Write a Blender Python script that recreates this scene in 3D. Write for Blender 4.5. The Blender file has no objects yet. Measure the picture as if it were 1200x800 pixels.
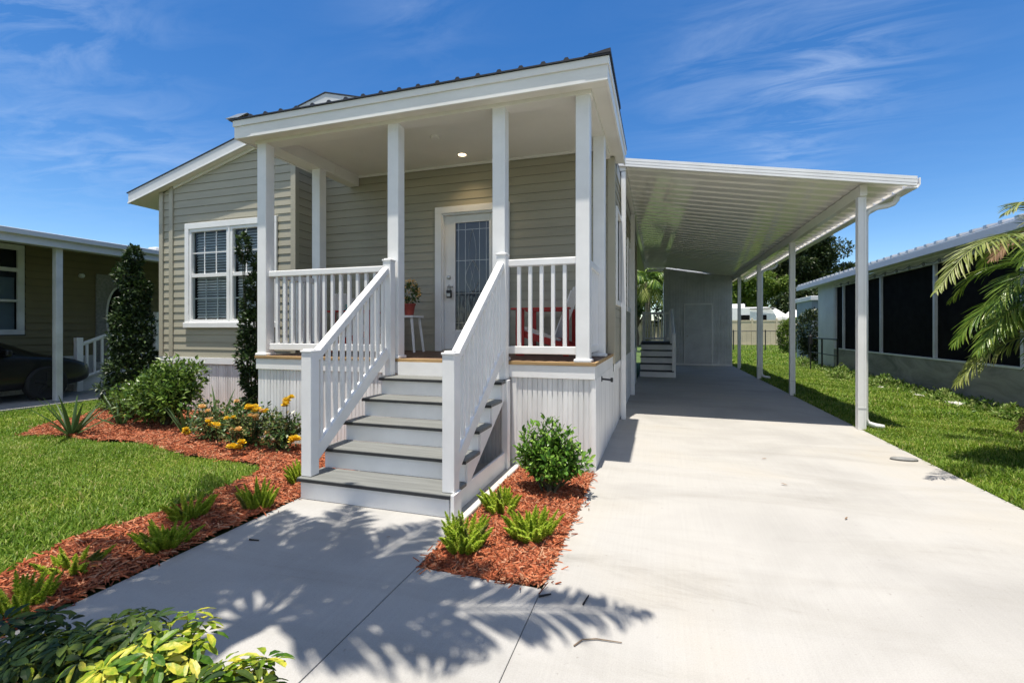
import bpy, math, random
import numpy as np
from mathutils import Vector, Matrix
random.seed(7)
RNG = np.random.default_rng(11)
SC = bpy.context.scene
COL = SC.collection
R = math.radians

# ------------------------------------------------------------------ render, camera, light
SC.render.engine = 'CYCLES'
SC.view_settings.view_transform = 'Standard'
SC.view_settings.look = 'None'
SC.view_settings.gamma = 1
SC.view_settings.exposure = 0.66
SC.cycles.max_bounces = 8
SC.cycles.diffuse_bounces = 4
SC.cycles.transparent_max_bounces = 12
SC.cycles.use_denoising = True

cam = bpy.data.cameras.new('camera')
cam.sensor_width = 36
cam.lens = 545 / 1200 * 36
cam.shift_y = -14 / 1200
cam.clip_end = 2000
cam.clip_start = 0.02
co = bpy.data.objects.new('camera', cam)
co.location = (0, 0, 1.40)
co.rotation_euler = (R(90), 0, R(17.6))
COL.objects.link(co)
SC.camera = co

SUN_DIR = Vector((-0.035, -0.158, 1.0)).normalized()      # towards the sun
SUN_EL = math.asin(SUN_DIR.z)
sun = bpy.data.lights.new('sun', 'SUN')
sun.energy = 4.7
sun.angle = R(0.53)
sun.color = (1.0, 0.94, 0.84)
so = bpy.data.objects.new('sun', sun)
so.rotation_euler = SUN_DIR.to_track_quat('Z', 'Y').to_euler()
so.location = (0, -5, 30)
COL.objects.link(so)

W = bpy.data.worlds.new('World')
SC.world = W
W.use_nodes = True
nt = W.node_tree
nt.nodes.clear()
def N(t, typ, **kw):
    n = t.nodes.new(typ)
    for k, v in kw.items():
        setattr(n, k, v)
    return n
def build_world():
    L = nt.links.new
    out = N(nt, 'ShaderNodeOutputWorld')
    bg = N(nt, 'ShaderNodeBackground')
    bg.inputs['Strength'].default_value = 0.108
    sky = N(nt, 'ShaderNodeTexSky', sky_type='NISHITA', sun_disc=False)
    sky.sun_elevation = SUN_EL
    sky.sun_rotation = math.atan2(SUN_DIR.x, SUN_DIR.y)
    sky.air_density = 0.9
    sky.dust_density = 0.05
    sky.ozone_density = 1.6
    hsv = N(nt, 'ShaderNodeHueSaturation')
    hsv.inputs['Hue'].default_value = 0.505
    hsv.inputs['Saturation'].default_value = 1.34
    L(sky.outputs[0], hsv.inputs['Color'])
    tc = N(nt, 'ShaderNodeTexCoord')
    # wispy cirrus: stretched, distorted noise on the direction projected to a flat cloud layer
    sep = N(nt, 'ShaderNodeSeparateXYZ'); L(tc.outputs['Generated'], sep.inputs[0])
    mz = N(nt, 'ShaderNodeMath', operation='MAXIMUM'); L(sep.outputs['Z'], mz.inputs[0]); mz.inputs[1].default_value = 0.08
    dx = N(nt, 'ShaderNodeMath', operation='DIVIDE'); L(sep.outputs['X'], dx.inputs[0]); L(mz.outputs[0], dx.inputs[1])
    dy = N(nt, 'ShaderNodeMath', operation='DIVIDE'); L(sep.outputs['Y'], dy.inputs[0]); L(mz.outputs[0], dy.inputs[1])
    cmb = N(nt, 'ShaderNodeCombineXYZ'); L(dx.outputs[0], cmb.inputs['X']); L(dy.outputs[0], cmb.inputs['Y'])
    mp = N(nt, 'ShaderNodeMapping'); L(cmb.outputs[0], mp.inputs['Vector'])
    mp.inputs['Rotation'].default_value = (0, 0, R(24))
    mp.inputs['Scale'].default_value = (0.85, 2.0, 1)
    mp.inputs['Location'].default_value = (3.1, 1.7, 0)
    n1 = N(nt, 'ShaderNodeTexNoise'); L(mp.outputs[0], n1.inputs['Vector'])
    n1.inputs['Scale'].default_value = 2.2; n1.inputs['Detail'].default_value = 9; n1.inputs['Roughness'].default_value = 0.62
    n1.inputs['Distortion'].default_value = 0.7
    r1 = N(nt, 'ShaderNodeMapRange'); L(n1.outputs['Fac'], r1.inputs['Value'])
    r1.inputs['From Min'].default_value = 0.40; r1.inputs['From Max'].default_value = 0.95
    # where in the sky the cirrus lies: soft patches around given directions
    nrm = N(nt, 'ShaderNodeVectorMath', operation='NORMALIZE'); L(tc.outputs['Generated'], nrm.inputs[0])
    acc = None
    def patch(direction, sharp, amp):
        nonlocal acc
        d = Vector(direction).normalized()
        dp = N(nt, 'ShaderNodeVectorMath', operation='DOT_PRODUCT'); L(nrm.outputs[0], dp.inputs[0]); dp.inputs[1].default_value = d
        a = N(nt, 'ShaderNodeMath', operation='SUBTRACT'); L(dp.outputs['Value'], a.inputs[0]); a.inputs[1].default_value = 1.0
        b = N(nt, 'ShaderNodeMath', operation='MULTIPLY'); L(a.outputs[0], b.inputs[0]); b.inputs[1].default_value = sharp
        e = N(nt, 'ShaderNodeMath', operation='EXPONENT'); L(b.outputs[0], e.inputs[0])
        m = N(nt, 'ShaderNodeMath', operation='MULTIPLY'); L(e.outputs[0], m.inputs[0]); m.inputs[1].default_value = amp
        if acc is None: acc = m
        else:
            s = N(nt, 'ShaderNodeMath', operation='ADD'); L(acc.outputs[0], s.inputs[0]); L(m.outputs[0], s.inputs[1]); acc = s
    for d, sh, am in CLOUDS: patch(d, sh, am)
    am_ = N(nt, 'ShaderNodeMath', operation='ADD'); L(acc.outputs[0], am_.inputs[0]); am_.inputs[1].default_value = 0.03
    mul = N(nt, 'ShaderNodeMath', operation='MULTIPLY', use_clamp=True); L(r1.outputs[0], mul.inputs[0]); L(am_.outputs[0], mul.inputs[1])
    mix = N(nt, 'ShaderNodeMix', data_type='RGBA'); L(mul.outputs[0], mix.inputs['Factor'])
    L(hsv.outputs[0], mix.inputs['A']); mix.inputs['B'].default_value = (4.6, 5.4, 6.6, 1)
    # unseen cloud veil added behind the viewpoint to brighten and whiten the shade
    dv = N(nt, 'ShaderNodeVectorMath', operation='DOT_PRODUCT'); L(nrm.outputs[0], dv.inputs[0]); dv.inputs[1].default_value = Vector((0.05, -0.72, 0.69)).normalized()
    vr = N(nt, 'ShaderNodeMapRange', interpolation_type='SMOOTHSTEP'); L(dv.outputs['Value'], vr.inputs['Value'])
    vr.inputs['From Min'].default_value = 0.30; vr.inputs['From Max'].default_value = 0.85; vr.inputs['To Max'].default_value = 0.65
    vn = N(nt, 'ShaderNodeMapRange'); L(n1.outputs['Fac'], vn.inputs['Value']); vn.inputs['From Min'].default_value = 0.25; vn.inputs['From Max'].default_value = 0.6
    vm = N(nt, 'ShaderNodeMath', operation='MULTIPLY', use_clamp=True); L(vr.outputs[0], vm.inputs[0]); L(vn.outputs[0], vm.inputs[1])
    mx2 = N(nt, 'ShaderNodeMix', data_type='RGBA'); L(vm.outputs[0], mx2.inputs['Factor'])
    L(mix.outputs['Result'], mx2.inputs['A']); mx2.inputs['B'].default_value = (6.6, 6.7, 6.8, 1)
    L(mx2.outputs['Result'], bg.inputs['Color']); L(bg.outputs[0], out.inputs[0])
CLOUDS = [((-1.32, 0.62, 0.74), 200, 0.9), ((-1.05, 0.73, 0.60), 260, 0.10), ((-1.30, 0.66, 0.40), 500, 0.36), ((-1.1, 0.72, 0.38), 500, 0.42), ((-0.95, 0.78, 0.35), 500, 0.28),
          ((0.40, 1.18, 0.60), 220, 0.52), ((0.30, 1.15, 0.48), 300, 0.38), ((0.25, 1.14, 0.36), 600, 0.30), ((0.08, 1.07, 0.50), 200, 0.20), ((-0.5, 0.88, 0.72), 200, 0.22), ((0.2, 1.1, 0.68), 160, 0.25)]
build_world()

# ------------------------------------------------------------------ materials
def new_mat(name):
    m = bpy.data.materials.new(name); m.use_nodes = True
    t = m.node_tree
    return m, t, t.nodes['Principled BSDF'], t.links.new
def ramp(t, fac, stops):
    r = N(t, 'ShaderNodeValToRGB')
    e = r.color_ramp.elements
    while len(e) < len(stops): e.new(0.5)
    for i, (p, c) in enumerate(stops):
        e[i].position = p; e[i].color = (*c, 1)
    t.links.new(fac, r.inputs[0])
    return r
def objcoord(t, scale=(1, 1, 1), rot=(0, 0, 0)):
    tc = N(t, 'ShaderNodeTexCoord'); mp = N(t, 'ShaderNodeMapping')
    mp.inputs['Scale'].default_value = scale; mp.inputs['Rotation'].default_value = rot
    t.links.new(tc.outputs['Object'], mp.inputs[0])
    return mp.outputs[0]
def noise(t, vec, scale, detail=4, rough=0.55, dist=0.0):
    n = N(t, 'ShaderNodeTexNoise')
    n.inputs['Scale'].default_value = scale; n.inputs['Detail'].default_value = detail
    n.inputs['Roughness'].default_value = rough; n.inputs['Distortion'].default_value = dist
    t.links.new(vec, n.inputs['Vector'])
    return n.outputs['Fac']
def bump(t, bs, h, strength=0.2, dist=0.01):
    b = N(t, 'ShaderNodeBump'); b.inputs['Strength'].default_value = strength; b.inputs['Distance'].default_value = dist
    t.links.new(h, b.inputs['Height']); t.links.new(b.outputs[0], bs.inputs['Normal'])
def plain(name, col, rough=0.5, var=0.08, vscale=3.0, metal=0.0, bumpy=0.0, bscale=60, spec=0.5, stretch=(1, 1, 1)):
    m, t, bs, L = new_mat(name)
    v = objcoord(t, stretch)
    f = noise(t, v, vscale, 6, 0.6)
    lo = [max(0, c * (1 - var * 1.6)) for c in col]; hi = [min(1, c * (1 + var)) for c in col]
    r = ramp(t, f, [(0.3, lo), (0.7, hi)])
    L(r.outputs[0], bs.inputs['Base Color'])
    bs.inputs['Roughness'].default_value = rough; bs.inputs['Metallic'].default_value = metal
    bs.inputs['Specular IOR Level'].default_value = spec
    if bumpy:
        bump(t, bs, noise(t, v, bscale, 4), bumpy, 0.01)
    return m
def leafy(name, cols, rough=0.42, trans=0.35, spec=0.4, mottle=None):
    """leaf colours picked leaf by leaf, some light passing through"""
    m, t, bs, L = new_mat(name)
    g = N(t, 'ShaderNodeNewGeometry')
    n = len(cols)
    r = ramp(t, g.outputs['Random Per Island'], [(i / max(1, n - 1), c) for i, c in enumerate(cols)])
    col = r.outputs[0]
    if mottle:
        mr = ramp(t, noise(t, objcoord(t), mottle[0], 5, 0.65, 0.6), [(0.36, mottle[1]), (0.56, (1, 1, 1))])
        mm_ = N(t, 'ShaderNodeMix', data_type='RGBA', blend_type='MULTIPLY'); mm_.inputs['Factor'].default_value = 1
        L(col, mm_.inputs['A']); L(mr.outputs[0], mm_.inputs['B']); col = mm_.outputs['Result']
        bump(t, bs, noise(t, objcoord(t), 90, 3), 0.25, 0.004)
    L(col, bs.inputs['Base Color'])
    bs.inputs['Roughness'].default_value = rough; bs.inputs['Specular IOR Level'].default_value = spec
    tr = N(t, 'ShaderNodeBsdfTranslucent'); L(col, tr.inputs['Color'])
    mx = N(t, 'ShaderNodeMixShader'); mx.inputs[0].default_value = trans
    L(bs.outputs[0], mx.inputs[1]); L(tr.outputs[0], mx.inputs[2])
    L(mx.outputs[0], t.nodes['Material Output'].inputs[0])
    return m

M = {}
M['white_vinyl'] = plain('white_vinyl', (0.86, 0.855, 0.84), 0.38, 0.05, 2.6, bumpy=.03, bscale=30)
M['white_paint'] = plain('white_paint', (0.84, 0.83, 0.80), 0.5, 0.06, 1.4, bumpy=0.06, bscale=25, stretch=(1, 1, 3))
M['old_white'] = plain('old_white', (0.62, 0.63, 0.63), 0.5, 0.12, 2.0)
M['soffit'] = plain('soffit', (0.81, 0.79, 0.74), 0.55, 0.04, 1.2)
M['ceiling'] = plain('ceiling', (0.81, 0.79, 0.74), 0.7, 0.03, 1.5)
M['skirt'] = plain('skirt', (0.83, 0.825, 0.81), 0.45, 0.14, 1.8, stretch=(4, 4, 0.45))
M['trim_tan'] = plain('trim_tan', (0.42, 0.39, 0.30), 0.5, 0.06, 2)
M['siding'] = plain('siding', (0.395, 0.37, 0.285), 0.55, 0.07, 1.6, bumpy=0.05, bscale=90, stretch=(0.4, 0.4, 3))
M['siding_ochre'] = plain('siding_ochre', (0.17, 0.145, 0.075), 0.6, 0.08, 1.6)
M['fascia_grey'] = plain('fascia_grey', (0.62, 0.63, 0.64), 0.5, 0.05, 1.5)
M['roof_dark'] = plain('roof_dark', (0.045, 0.045, 0.05), 0.4, 0.2, 2, metal=0.4)
M['roof_silver'] = plain('roof_silver', (0.55, 0.56, 0.58), 0.35, 0.08, 2, metal=0.5)
M['wood_edge'] = plain('wood_edge', (0.42, 0.27, 0.12), 0.6, 0.25, 3, bumpy=0.15, bscale=40, stretch=(0.6, 6, 6))
M['deck'] = plain('deck', (0.135, 0.075, 0.045), 0.65, 0.25, 2, bumpy=0.15, bscale=40, stretch=(0.6, 6, 6))
M['tread'] = plain('tread', (0.17, 0.175, 0.165), 0.6, 0.18, 3, bumpy=0.2, bscale=50, stretch=(0.6, 9, 6))
M['tread_dark'] = plain('tread_dark', (0.03, 0.032, 0.035), 0.6, 0.2, 3)
M['pan_white'] = plain('pan_white', (0.84, 0.82, 0.76), 0.06, 0.03, 2)
M['steel'] = plain('steel', (0.45, 0.44, 0.42), 0.3, 0.1, 8, metal=0.9)
M['black_metal'] = plain('black_metal', (0.02, 0.02, 0.022), 0.45, 0.2, 8)
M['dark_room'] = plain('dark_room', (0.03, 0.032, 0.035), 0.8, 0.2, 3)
M['blind'] = plain('blind', (0.80, 0.80, 0.78), 0.55, 0.04, 4)
M['red'] = plain('red_paint', (0.42, 0.015, 0.012), 0.4, 0.15, 5)
M['teal'] = plain('teal_paint', (0.10, 0.35, 0.36), 0.5, 0.1, 5)
M['terracotta'] = plain('terracotta', (0.33, 0.05, 0.03), 0.6, 0.2, 8)
M['bark'] = plain('bark', (0.10, 0.075, 0.05), 0.85, 0.35, 12, bumpy=0.6, bscale=30, stretch=(1, 1, 0.25))
M['palm_bark'] = plain('palm_bark', (0.17, 0.14, 0.10), 0.85, 0.35, 9, bumpy=0.6, bscale=14, stretch=(0.3, 0.3, 3))
M['stem'] = plain('stem', (0.08, 0.075, 0.035), 0.7, 0.3, 10)
M['rubber'] = plain('rubber', (0.015, 0.015, 0.015), 0.8, 0.2, 6)
M['screen'] = plain('screen', (0.010, 0.0095, 0.009), 0.85, 0.3, 4, spec=0.06)
M['blue_grey'] = plain('blue_grey', (0.22, 0.27, 0.30), 0.6, 0.1, 1.4)
M['pale_wall'] = plain('pale_wall', (0.70, 0.71, 0.66), 0.7, 0.08, 1.2)
M['fence_tan'] = plain('fence_tan', (0.55, 0.47, 0.33), 0.55, 0.08, 1.0)
M['slat_grey'] = plain('stone_grey', (0.23, 0.23, 0.22), 0.8, 0.2, 20, bumpy=0.3)
M['twig'] = plain('twig', (0.16, 0.115, 0.075), 0.8, 0.3, 20)
M['canvas'] = plain('canvas', (0.72, 0.71, 0.68), 0.7, 0.06, 1.5)
M['plaster_dirty'] = None

def concrete(name, base, warm, crack_y=None):
    m, t, bs, L = new_mat(name)
    v = objcoord(t)
    big = noise(t, v, 0.55, 5, 0.6, 0.4)
    r1 = ramp(t, big, [(0.30, [c * 0.80 for c in base]), (0.52, base), (0.72, warm)])
    v2 = objcoord(t, (0.35, 1.6, 1))
    st = noise(t, v2, 1.3, 6, 0.68, 0.7)
    r2 = ramp(t, st, [(0.27, (0.70, 0.69, 0.66)), (0.40, (0.93, 0.925, 0.91)), (0.55, (1.02, 1.02, 1.02))])
    m1 = N(t, 'ShaderNodeMix', data_type='RGBA', blend_type='MULTIPLY'); m1.inputs['Factor'].default_value = 0.8
    L(r1.outputs[0], m1.inputs['A']); L(r2.outputs[0], m1.inputs['B'])
    fine = noise(t, v, 160, 4, 0.7)
    r3 = ramp(t, fine, [(0.30, (0.84, 0.83, 0.82)), (0.62, (1.03, 1.03, 1.03))])
    m2 = N(t, 'ShaderNodeMix', data_type='RGBA', blend_type='MULTIPLY'); m2.inputs['Factor'].default_value = 0.8
    L(m1.outputs['Result'], m2.inputs['A']); L(r3.outputs[0], m2.inputs['B'])
    sp = noise(t, v, 34, 3, 0.6)
    r4 = ramp(t, sp, [(0.66, (1, 1, 1)), (0.76, (0.68, 0.66, 0.63))])
    m3 = N(t, 'ShaderNodeMix', data_type='RGBA', blend_type='MULTIPLY'); m3.inputs['Factor'].default_value = 0.7
    L(m2.outputs['Result'], m3.inputs['A']); L(r4.outputs[0], m3.inputs['B'])
    br = noise(t, objcoord(t, (70, 1.2, 1)), 1.0, 3, 0.5)
    r5 = ramp(t, br, [(0.3, (0.965, 0.965, 0.965)), (0.7, (1.02, 1.02, 1.02))])
    m4 = N(t, 'ShaderNodeMix', data_type='RGBA', blend_type='MULTIPLY'); m4.inputs['Factor'].default_value = 0.8
    L(m3.outputs['Result'], m4.inputs['A']); L(r5.outputs[0], m4.inputs['B'])
    L(m4.outputs['Result'], bs.inputs['Base Color'])
    bs.inputs['Roughness'].default_value = 0.78; bs.inputs['Specular IOR Level'].default_value = 0.35
    ad = N(t, 'ShaderNodeMath', operation='ADD'); L(fine, ad.inputs[0]); L(noise(t, v, 34, 6, 0.7), ad.inputs[1])
    bump(t, bs, ad.outputs[0], 0.22, 0.006)
    return m
M['drive'] = concrete('drive_concrete', (0.390, 0.377, 0.354), (0.405, 0.376, 0.328))
M['walk'] = concrete('walk_concrete', (0.385, 0.375, 0.355), (0.398, 0.376, 0.340))
M['kerb'] = concrete('edge_concrete', (0.58, 0.56, 0.52), (0.60, 0.56, 0.50))
M['asphalt'] = plain('asphalt', (0.05, 0.05, 0.052), 0.9, 0.2, 3, bumpy=0.4, bscale=150)

def dirt_ground():
    m, t, bs, L = new_mat('lawn_soil')
    v = objcoord(t)
    a = noise(t, v, 1.3, 6, 0.6)
    r = ramp(t, a, [(0.3, (0.045, 0.08, 0.016)), (0.55, (0.075, 0.125, 0.022)), (0.8, (0.11, 0.14, 0.04))])
    L(r.outputs[0], bs.inputs['Base Color']); bs.inputs['Roughness'].default_value = 0.9
    bump(t, bs, noise(t, v, 60, 5), 0.6, 0.03)
    return m
M['ground'] = dirt_ground()
def grass_mat():
    m, t, bs, L = new_mat('grass_blades')
    g = N(t, 'ShaderNodeNewGeometry')
    r = ramp(t, g.outputs['Random Per Island'], [(0.0, (0.07, 0.14, 0.012)), (0.4, (0.14, 0.25, 0.020)), (0.75, (0.23, 0.335, 0.035)), (0.92, (0.34, 0.40, 0.09)), (1.0, (0.46, 0.40, 0.18))])
    v = objcoord(t)
    n = noise(t, v, 0.9, 4, 0.6)
    r2 = ramp(t, n, [(0.28, (0.62, 0.74, 0.6)), (0.5, (1, 1, 1)), (0.72, (1.22, 1.1, 1.05))])
    mx = N(t, 'ShaderNodeMix', data_type='RGBA', blend_type='MULTIPLY'); mx.inputs['Factor'].default_value = 1
    L(r.outputs[0], mx.inputs['A']); L(r2.outputs[0], mx.inputs['B'])
    sp = ramp(t, noise(t, v, 2.7, 5, 0.7), [(0.60, (0, 0, 0)), (0.74, (0.55, 0.55, 0.55))])
    mz = N(t, 'ShaderNodeMix', data_type='RGBA'); L(sp.outputs[0], mz.inputs['Factor']); L(mx.outputs['Result'], mz.inputs['A']); mz.inputs['B'].default_value = (0.42, 0.37, 0.15, 1)
    L(mz.outputs['Result'], bs.inputs['Base Color'])
    bs.inputs['Roughness'].default_value = 0.5; bs.inputs['Specular IOR Level'].default_value = 0.3
    tr = N(t, 'ShaderNodeBsdfTranslucent'); L(mz.outputs['Result'], tr.inputs['Color'])
    ms = N(t, 'ShaderNodeMixShader'); ms.inputs[0].default_value = 0.4
    L(bs.outputs[0], ms.inputs[1]); L(tr.outputs[0], ms.inputs[2]); L(ms.outputs[0], t.nodes['Material Output'].inputs[0])
    return m
M['grass'] = grass_mat()
M['mulch_base'] = plain('mulch_base', (0.13, 0.04, 0.018), 0.9, 0.4, 14, bumpy=0.7, bscale=45)
M['mulch_chip'] = leafy('mulch_chips', [(0.08, 0.022, 0.009), (0.24, 0.058, 0.020), (0.38, 0.095, 0.034), (0.47, 0.15, 0.06), (0.48, 0.26, 0.15)], 0.75, 0.0)
M['fern'] = leafy('fern_needles', [(0.18, 0.32, 0.018), (0.32, 0.48, 0.03), (0.50, 0.60, 0.06), (0.66, 0.68, 0.11)], 0.5, 0.35)
M['fern_stem'] = plain('fern_stem', (0.13, 0.19, 0.03), 0.6, 0.2, 10)
M['dark_leaf'] = leafy('holly_leaves', [(0.012, 0.028, 0.008), (0.022, 0.045, 0.012), (0.035, 0.065, 0.016), (0.075, 0.12, 0.035)], 0.42, 0.18, 0.35)
M['bush_leaf'] = leafy('bush_leaves', [(0.04, 0.09, 0.014), (0.075, 0.145, 0.02), (0.12, 0.20, 0.03), (0.20, 0.29, 0.06)], 0.32, 0.25)
M['rose_leaf'] = leafy('rose_leaves', [(0.03, 0.07, 0.022), (0.06, 0.12, 0.032), (0.12, 0.18, 0.045), (0.22, 0.17, 0.07)], 0.35, 0.25)
M['vib_leaf'] = leafy('viburnum_leaves', [(0.04, 0.11, 0.012), (0.08, 0.19, 0.02), (0.15, 0.29, 0.035), (0.26, 0.40, 0.07)], 0.3, 0.25)
M['flax'] = leafy('flax_blades', [(0.035, 0.075, 0.025), (0.055, 0.10, 0.03), (0.09, 0.14, 0.05)], 0.4, 0.2)
M['scheff_green'] = leafy('green_leaflets', [(0.018, 0.04, 0.010), (0.03, 0.065, 0.014), (0.065, 0.105, 0.015), (0.13, 0.17, 0.025)], 0.5, 0.25, 0.3, (45, (0.6, 0.7, 0.6)))
M['scheff_yellow'] = leafy('variegated_leaflets', [(0.07, 0.16, 0.015), (0.18, 0.28, 0.02), (0.38, 0.42, 0.035), (0.60, 0.54, 0.06), (0.68, 0.60, 0.12)], 0.42, 0.32, 0.35, (42, (0.30, 0.55, 0.25)))
M['yellow_petal'] = leafy('yellow_petals', [(0.78, 0.46, 0.01), (0.84, 0.60, 0.03), (0.86, 0.72, 0.14)], 0.5, 0.3)
M['orange_petal'] = leafy('orange_petals', [(0.76, 0.40, 0.12), (0.84, 0.60, 0.26), (0.84, 0.68, 0.40)], 0.5, 0.3)
M['palm_leaf'] = leafy('palm_leaflets', [(0.045, 0.10, 0.012), (0.09, 0.17, 0.018), (0.16, 0.25, 0.03), (0.28, 0.34, 0.06)], 0.35, 0.3)
M['palm_dry'] = leafy('dry_leaflets', [(0.10, 0.14, 0.02), (0.18, 0.21, 0.04), (0.22, 0.27, 0.05), (0.34, 0.32, 0.12)], 0.5, 0.25)
M['palm_brown'] = leafy('brown_leaflets', [(0.12, 0.06, 0.025), (0.20, 0.11, 0.05), (0.26, 0.17, 0.08)], 0.7, 0.15)
M['tree_dark'] = leafy('dark_tree_leaves', [(0.012, 0.026, 0.008), (0.025, 0.045, 0.012), (0.05, 0.075, 0.02), (0.09, 0.11, 0.035)], 0.4, 0.2)
M['tree_light'] = leafy('light_tree_leaves', [(0.05, 0.10, 0.015), (0.10, 0.17, 0.02), (0.17, 0.25, 0.035), (0.24, 0.30, 0.06)], 0.45, 0.3)
M['weed'] = leafy('weed_leaves', [(0.07, 0.14, 0.02), (0.13, 0.23, 0.03), (0.22, 0.31, 0.06), (0.34, 0.38, 0.14)], 0.5, 0.3)

def glass_mat(name, tint=(0.75, 0.82, 0.85), alpha=0.6, rough=0.02):
    m, t, bs, L = new_mat(name)
    t.nodes.remove(bs)
    tr = N(t, 'ShaderNodeBsdfTransparent'); tr.inputs[0].default_value = (*tint, 1)
    gl = N(t, 'ShaderNodeBsdfGlossy'); gl.inputs['Roughness'].default_value = rough
    fr = N(t, 'ShaderNodeFresnel'); fr.inputs['IOR'].default_value = 1.5
    ad = N(t, 'ShaderNodeMath', operation='ADD', use_clamp=True); L(fr.outputs[0], ad.inputs[0]); ad.inputs[1].default_value = 0.0
    sc_ = N(t, 'ShaderNodeMath', operation='MULTIPLY', use_clamp=True); L(ad.outputs[0], sc_.inputs[0]); sc_.inputs[1].default_value = 0.75
    mx = N(t, 'ShaderNodeMixShader'); L(sc_.outputs[0], mx.inputs[0]); L(tr.outputs[0], mx.inputs[1]); L(gl.outputs[0], mx.inputs[2])
    L(mx.outputs[0], t.nodes['Material Output'].inputs[0])
    return m
M['glass'] = glass_mat('window_glass')
def door_glass():
    m, t, bs, L = new_mat('leaded_glass')
    v = objcoord(t)
    bs.inputs['Base Color'].default_value = (0.028, 0.042, 0.062, 1)
    bs.inputs['Roughness'].default_value = 0.05
    bs.inputs['Specular IOR Level'].default_value = 0.6
    bs.inputs['IOR'].default_value = 1.55
    bump(t, bs, noise(t, v, 9, 3, 0.5), 0.10, 0.02)
    return m
M['door_glass'] = door_glass()
def emis(name, col, st):
    m, t, bs, L = new_mat(name)
    bs.inputs['Emission Color'].default_value = (*col, 1); bs.inputs['Emission Strength'].default_value = st
    bs.inputs['Base Color'].default_value = (*col, 1)
    return m
M['lamp'] = emis('lamp_warm', (1.0, 0.78, 0.48), 3.0)
def car_paint():
    m, t, bs, L = new_mat('black_car_paint')
    bs.inputs['Base Color'].default_value = (0.006, 0.005, 0.005, 1); bs.inputs['Roughness'].default_value = 0.4
    bs.inputs['Coat Weight'].default_value = 0.25; bs.inputs['Coat Roughness'].default_value = 0.05
    v = objcoord(t); bump(t, bs, noise(t, v, 300, 2), 0.01, 0.001)
    return m
M['car'] = car_paint()
def dirty_plaster():
    m, t, bs, L = new_mat('stained_plaster')
    v = objcoord(t, (1, 0.45, 1.6))
    a = noise(t, v, 1.6, 8, 0.65, 1.2)
    r = ramp(t, a, [(0.30, (0.16, 0.16, 0.14)), (0.50, (0.29, 0.28, 0.245)), (0.64, (0.36, 0.345, 0.30)), (0.69, (0.60, 0.57, 0.47)), (0.73, (0.34, 0.33, 0.285))])
    L(r.outputs[0], bs.inputs['Base Color']); bs.inputs['Roughness'].default_value = 0.85
    bump(t, bs, noise(t, objcoord(t), 25, 5), 0.35, 0.01)
    return m
M['plaster'] = dirty_plaster()

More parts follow.
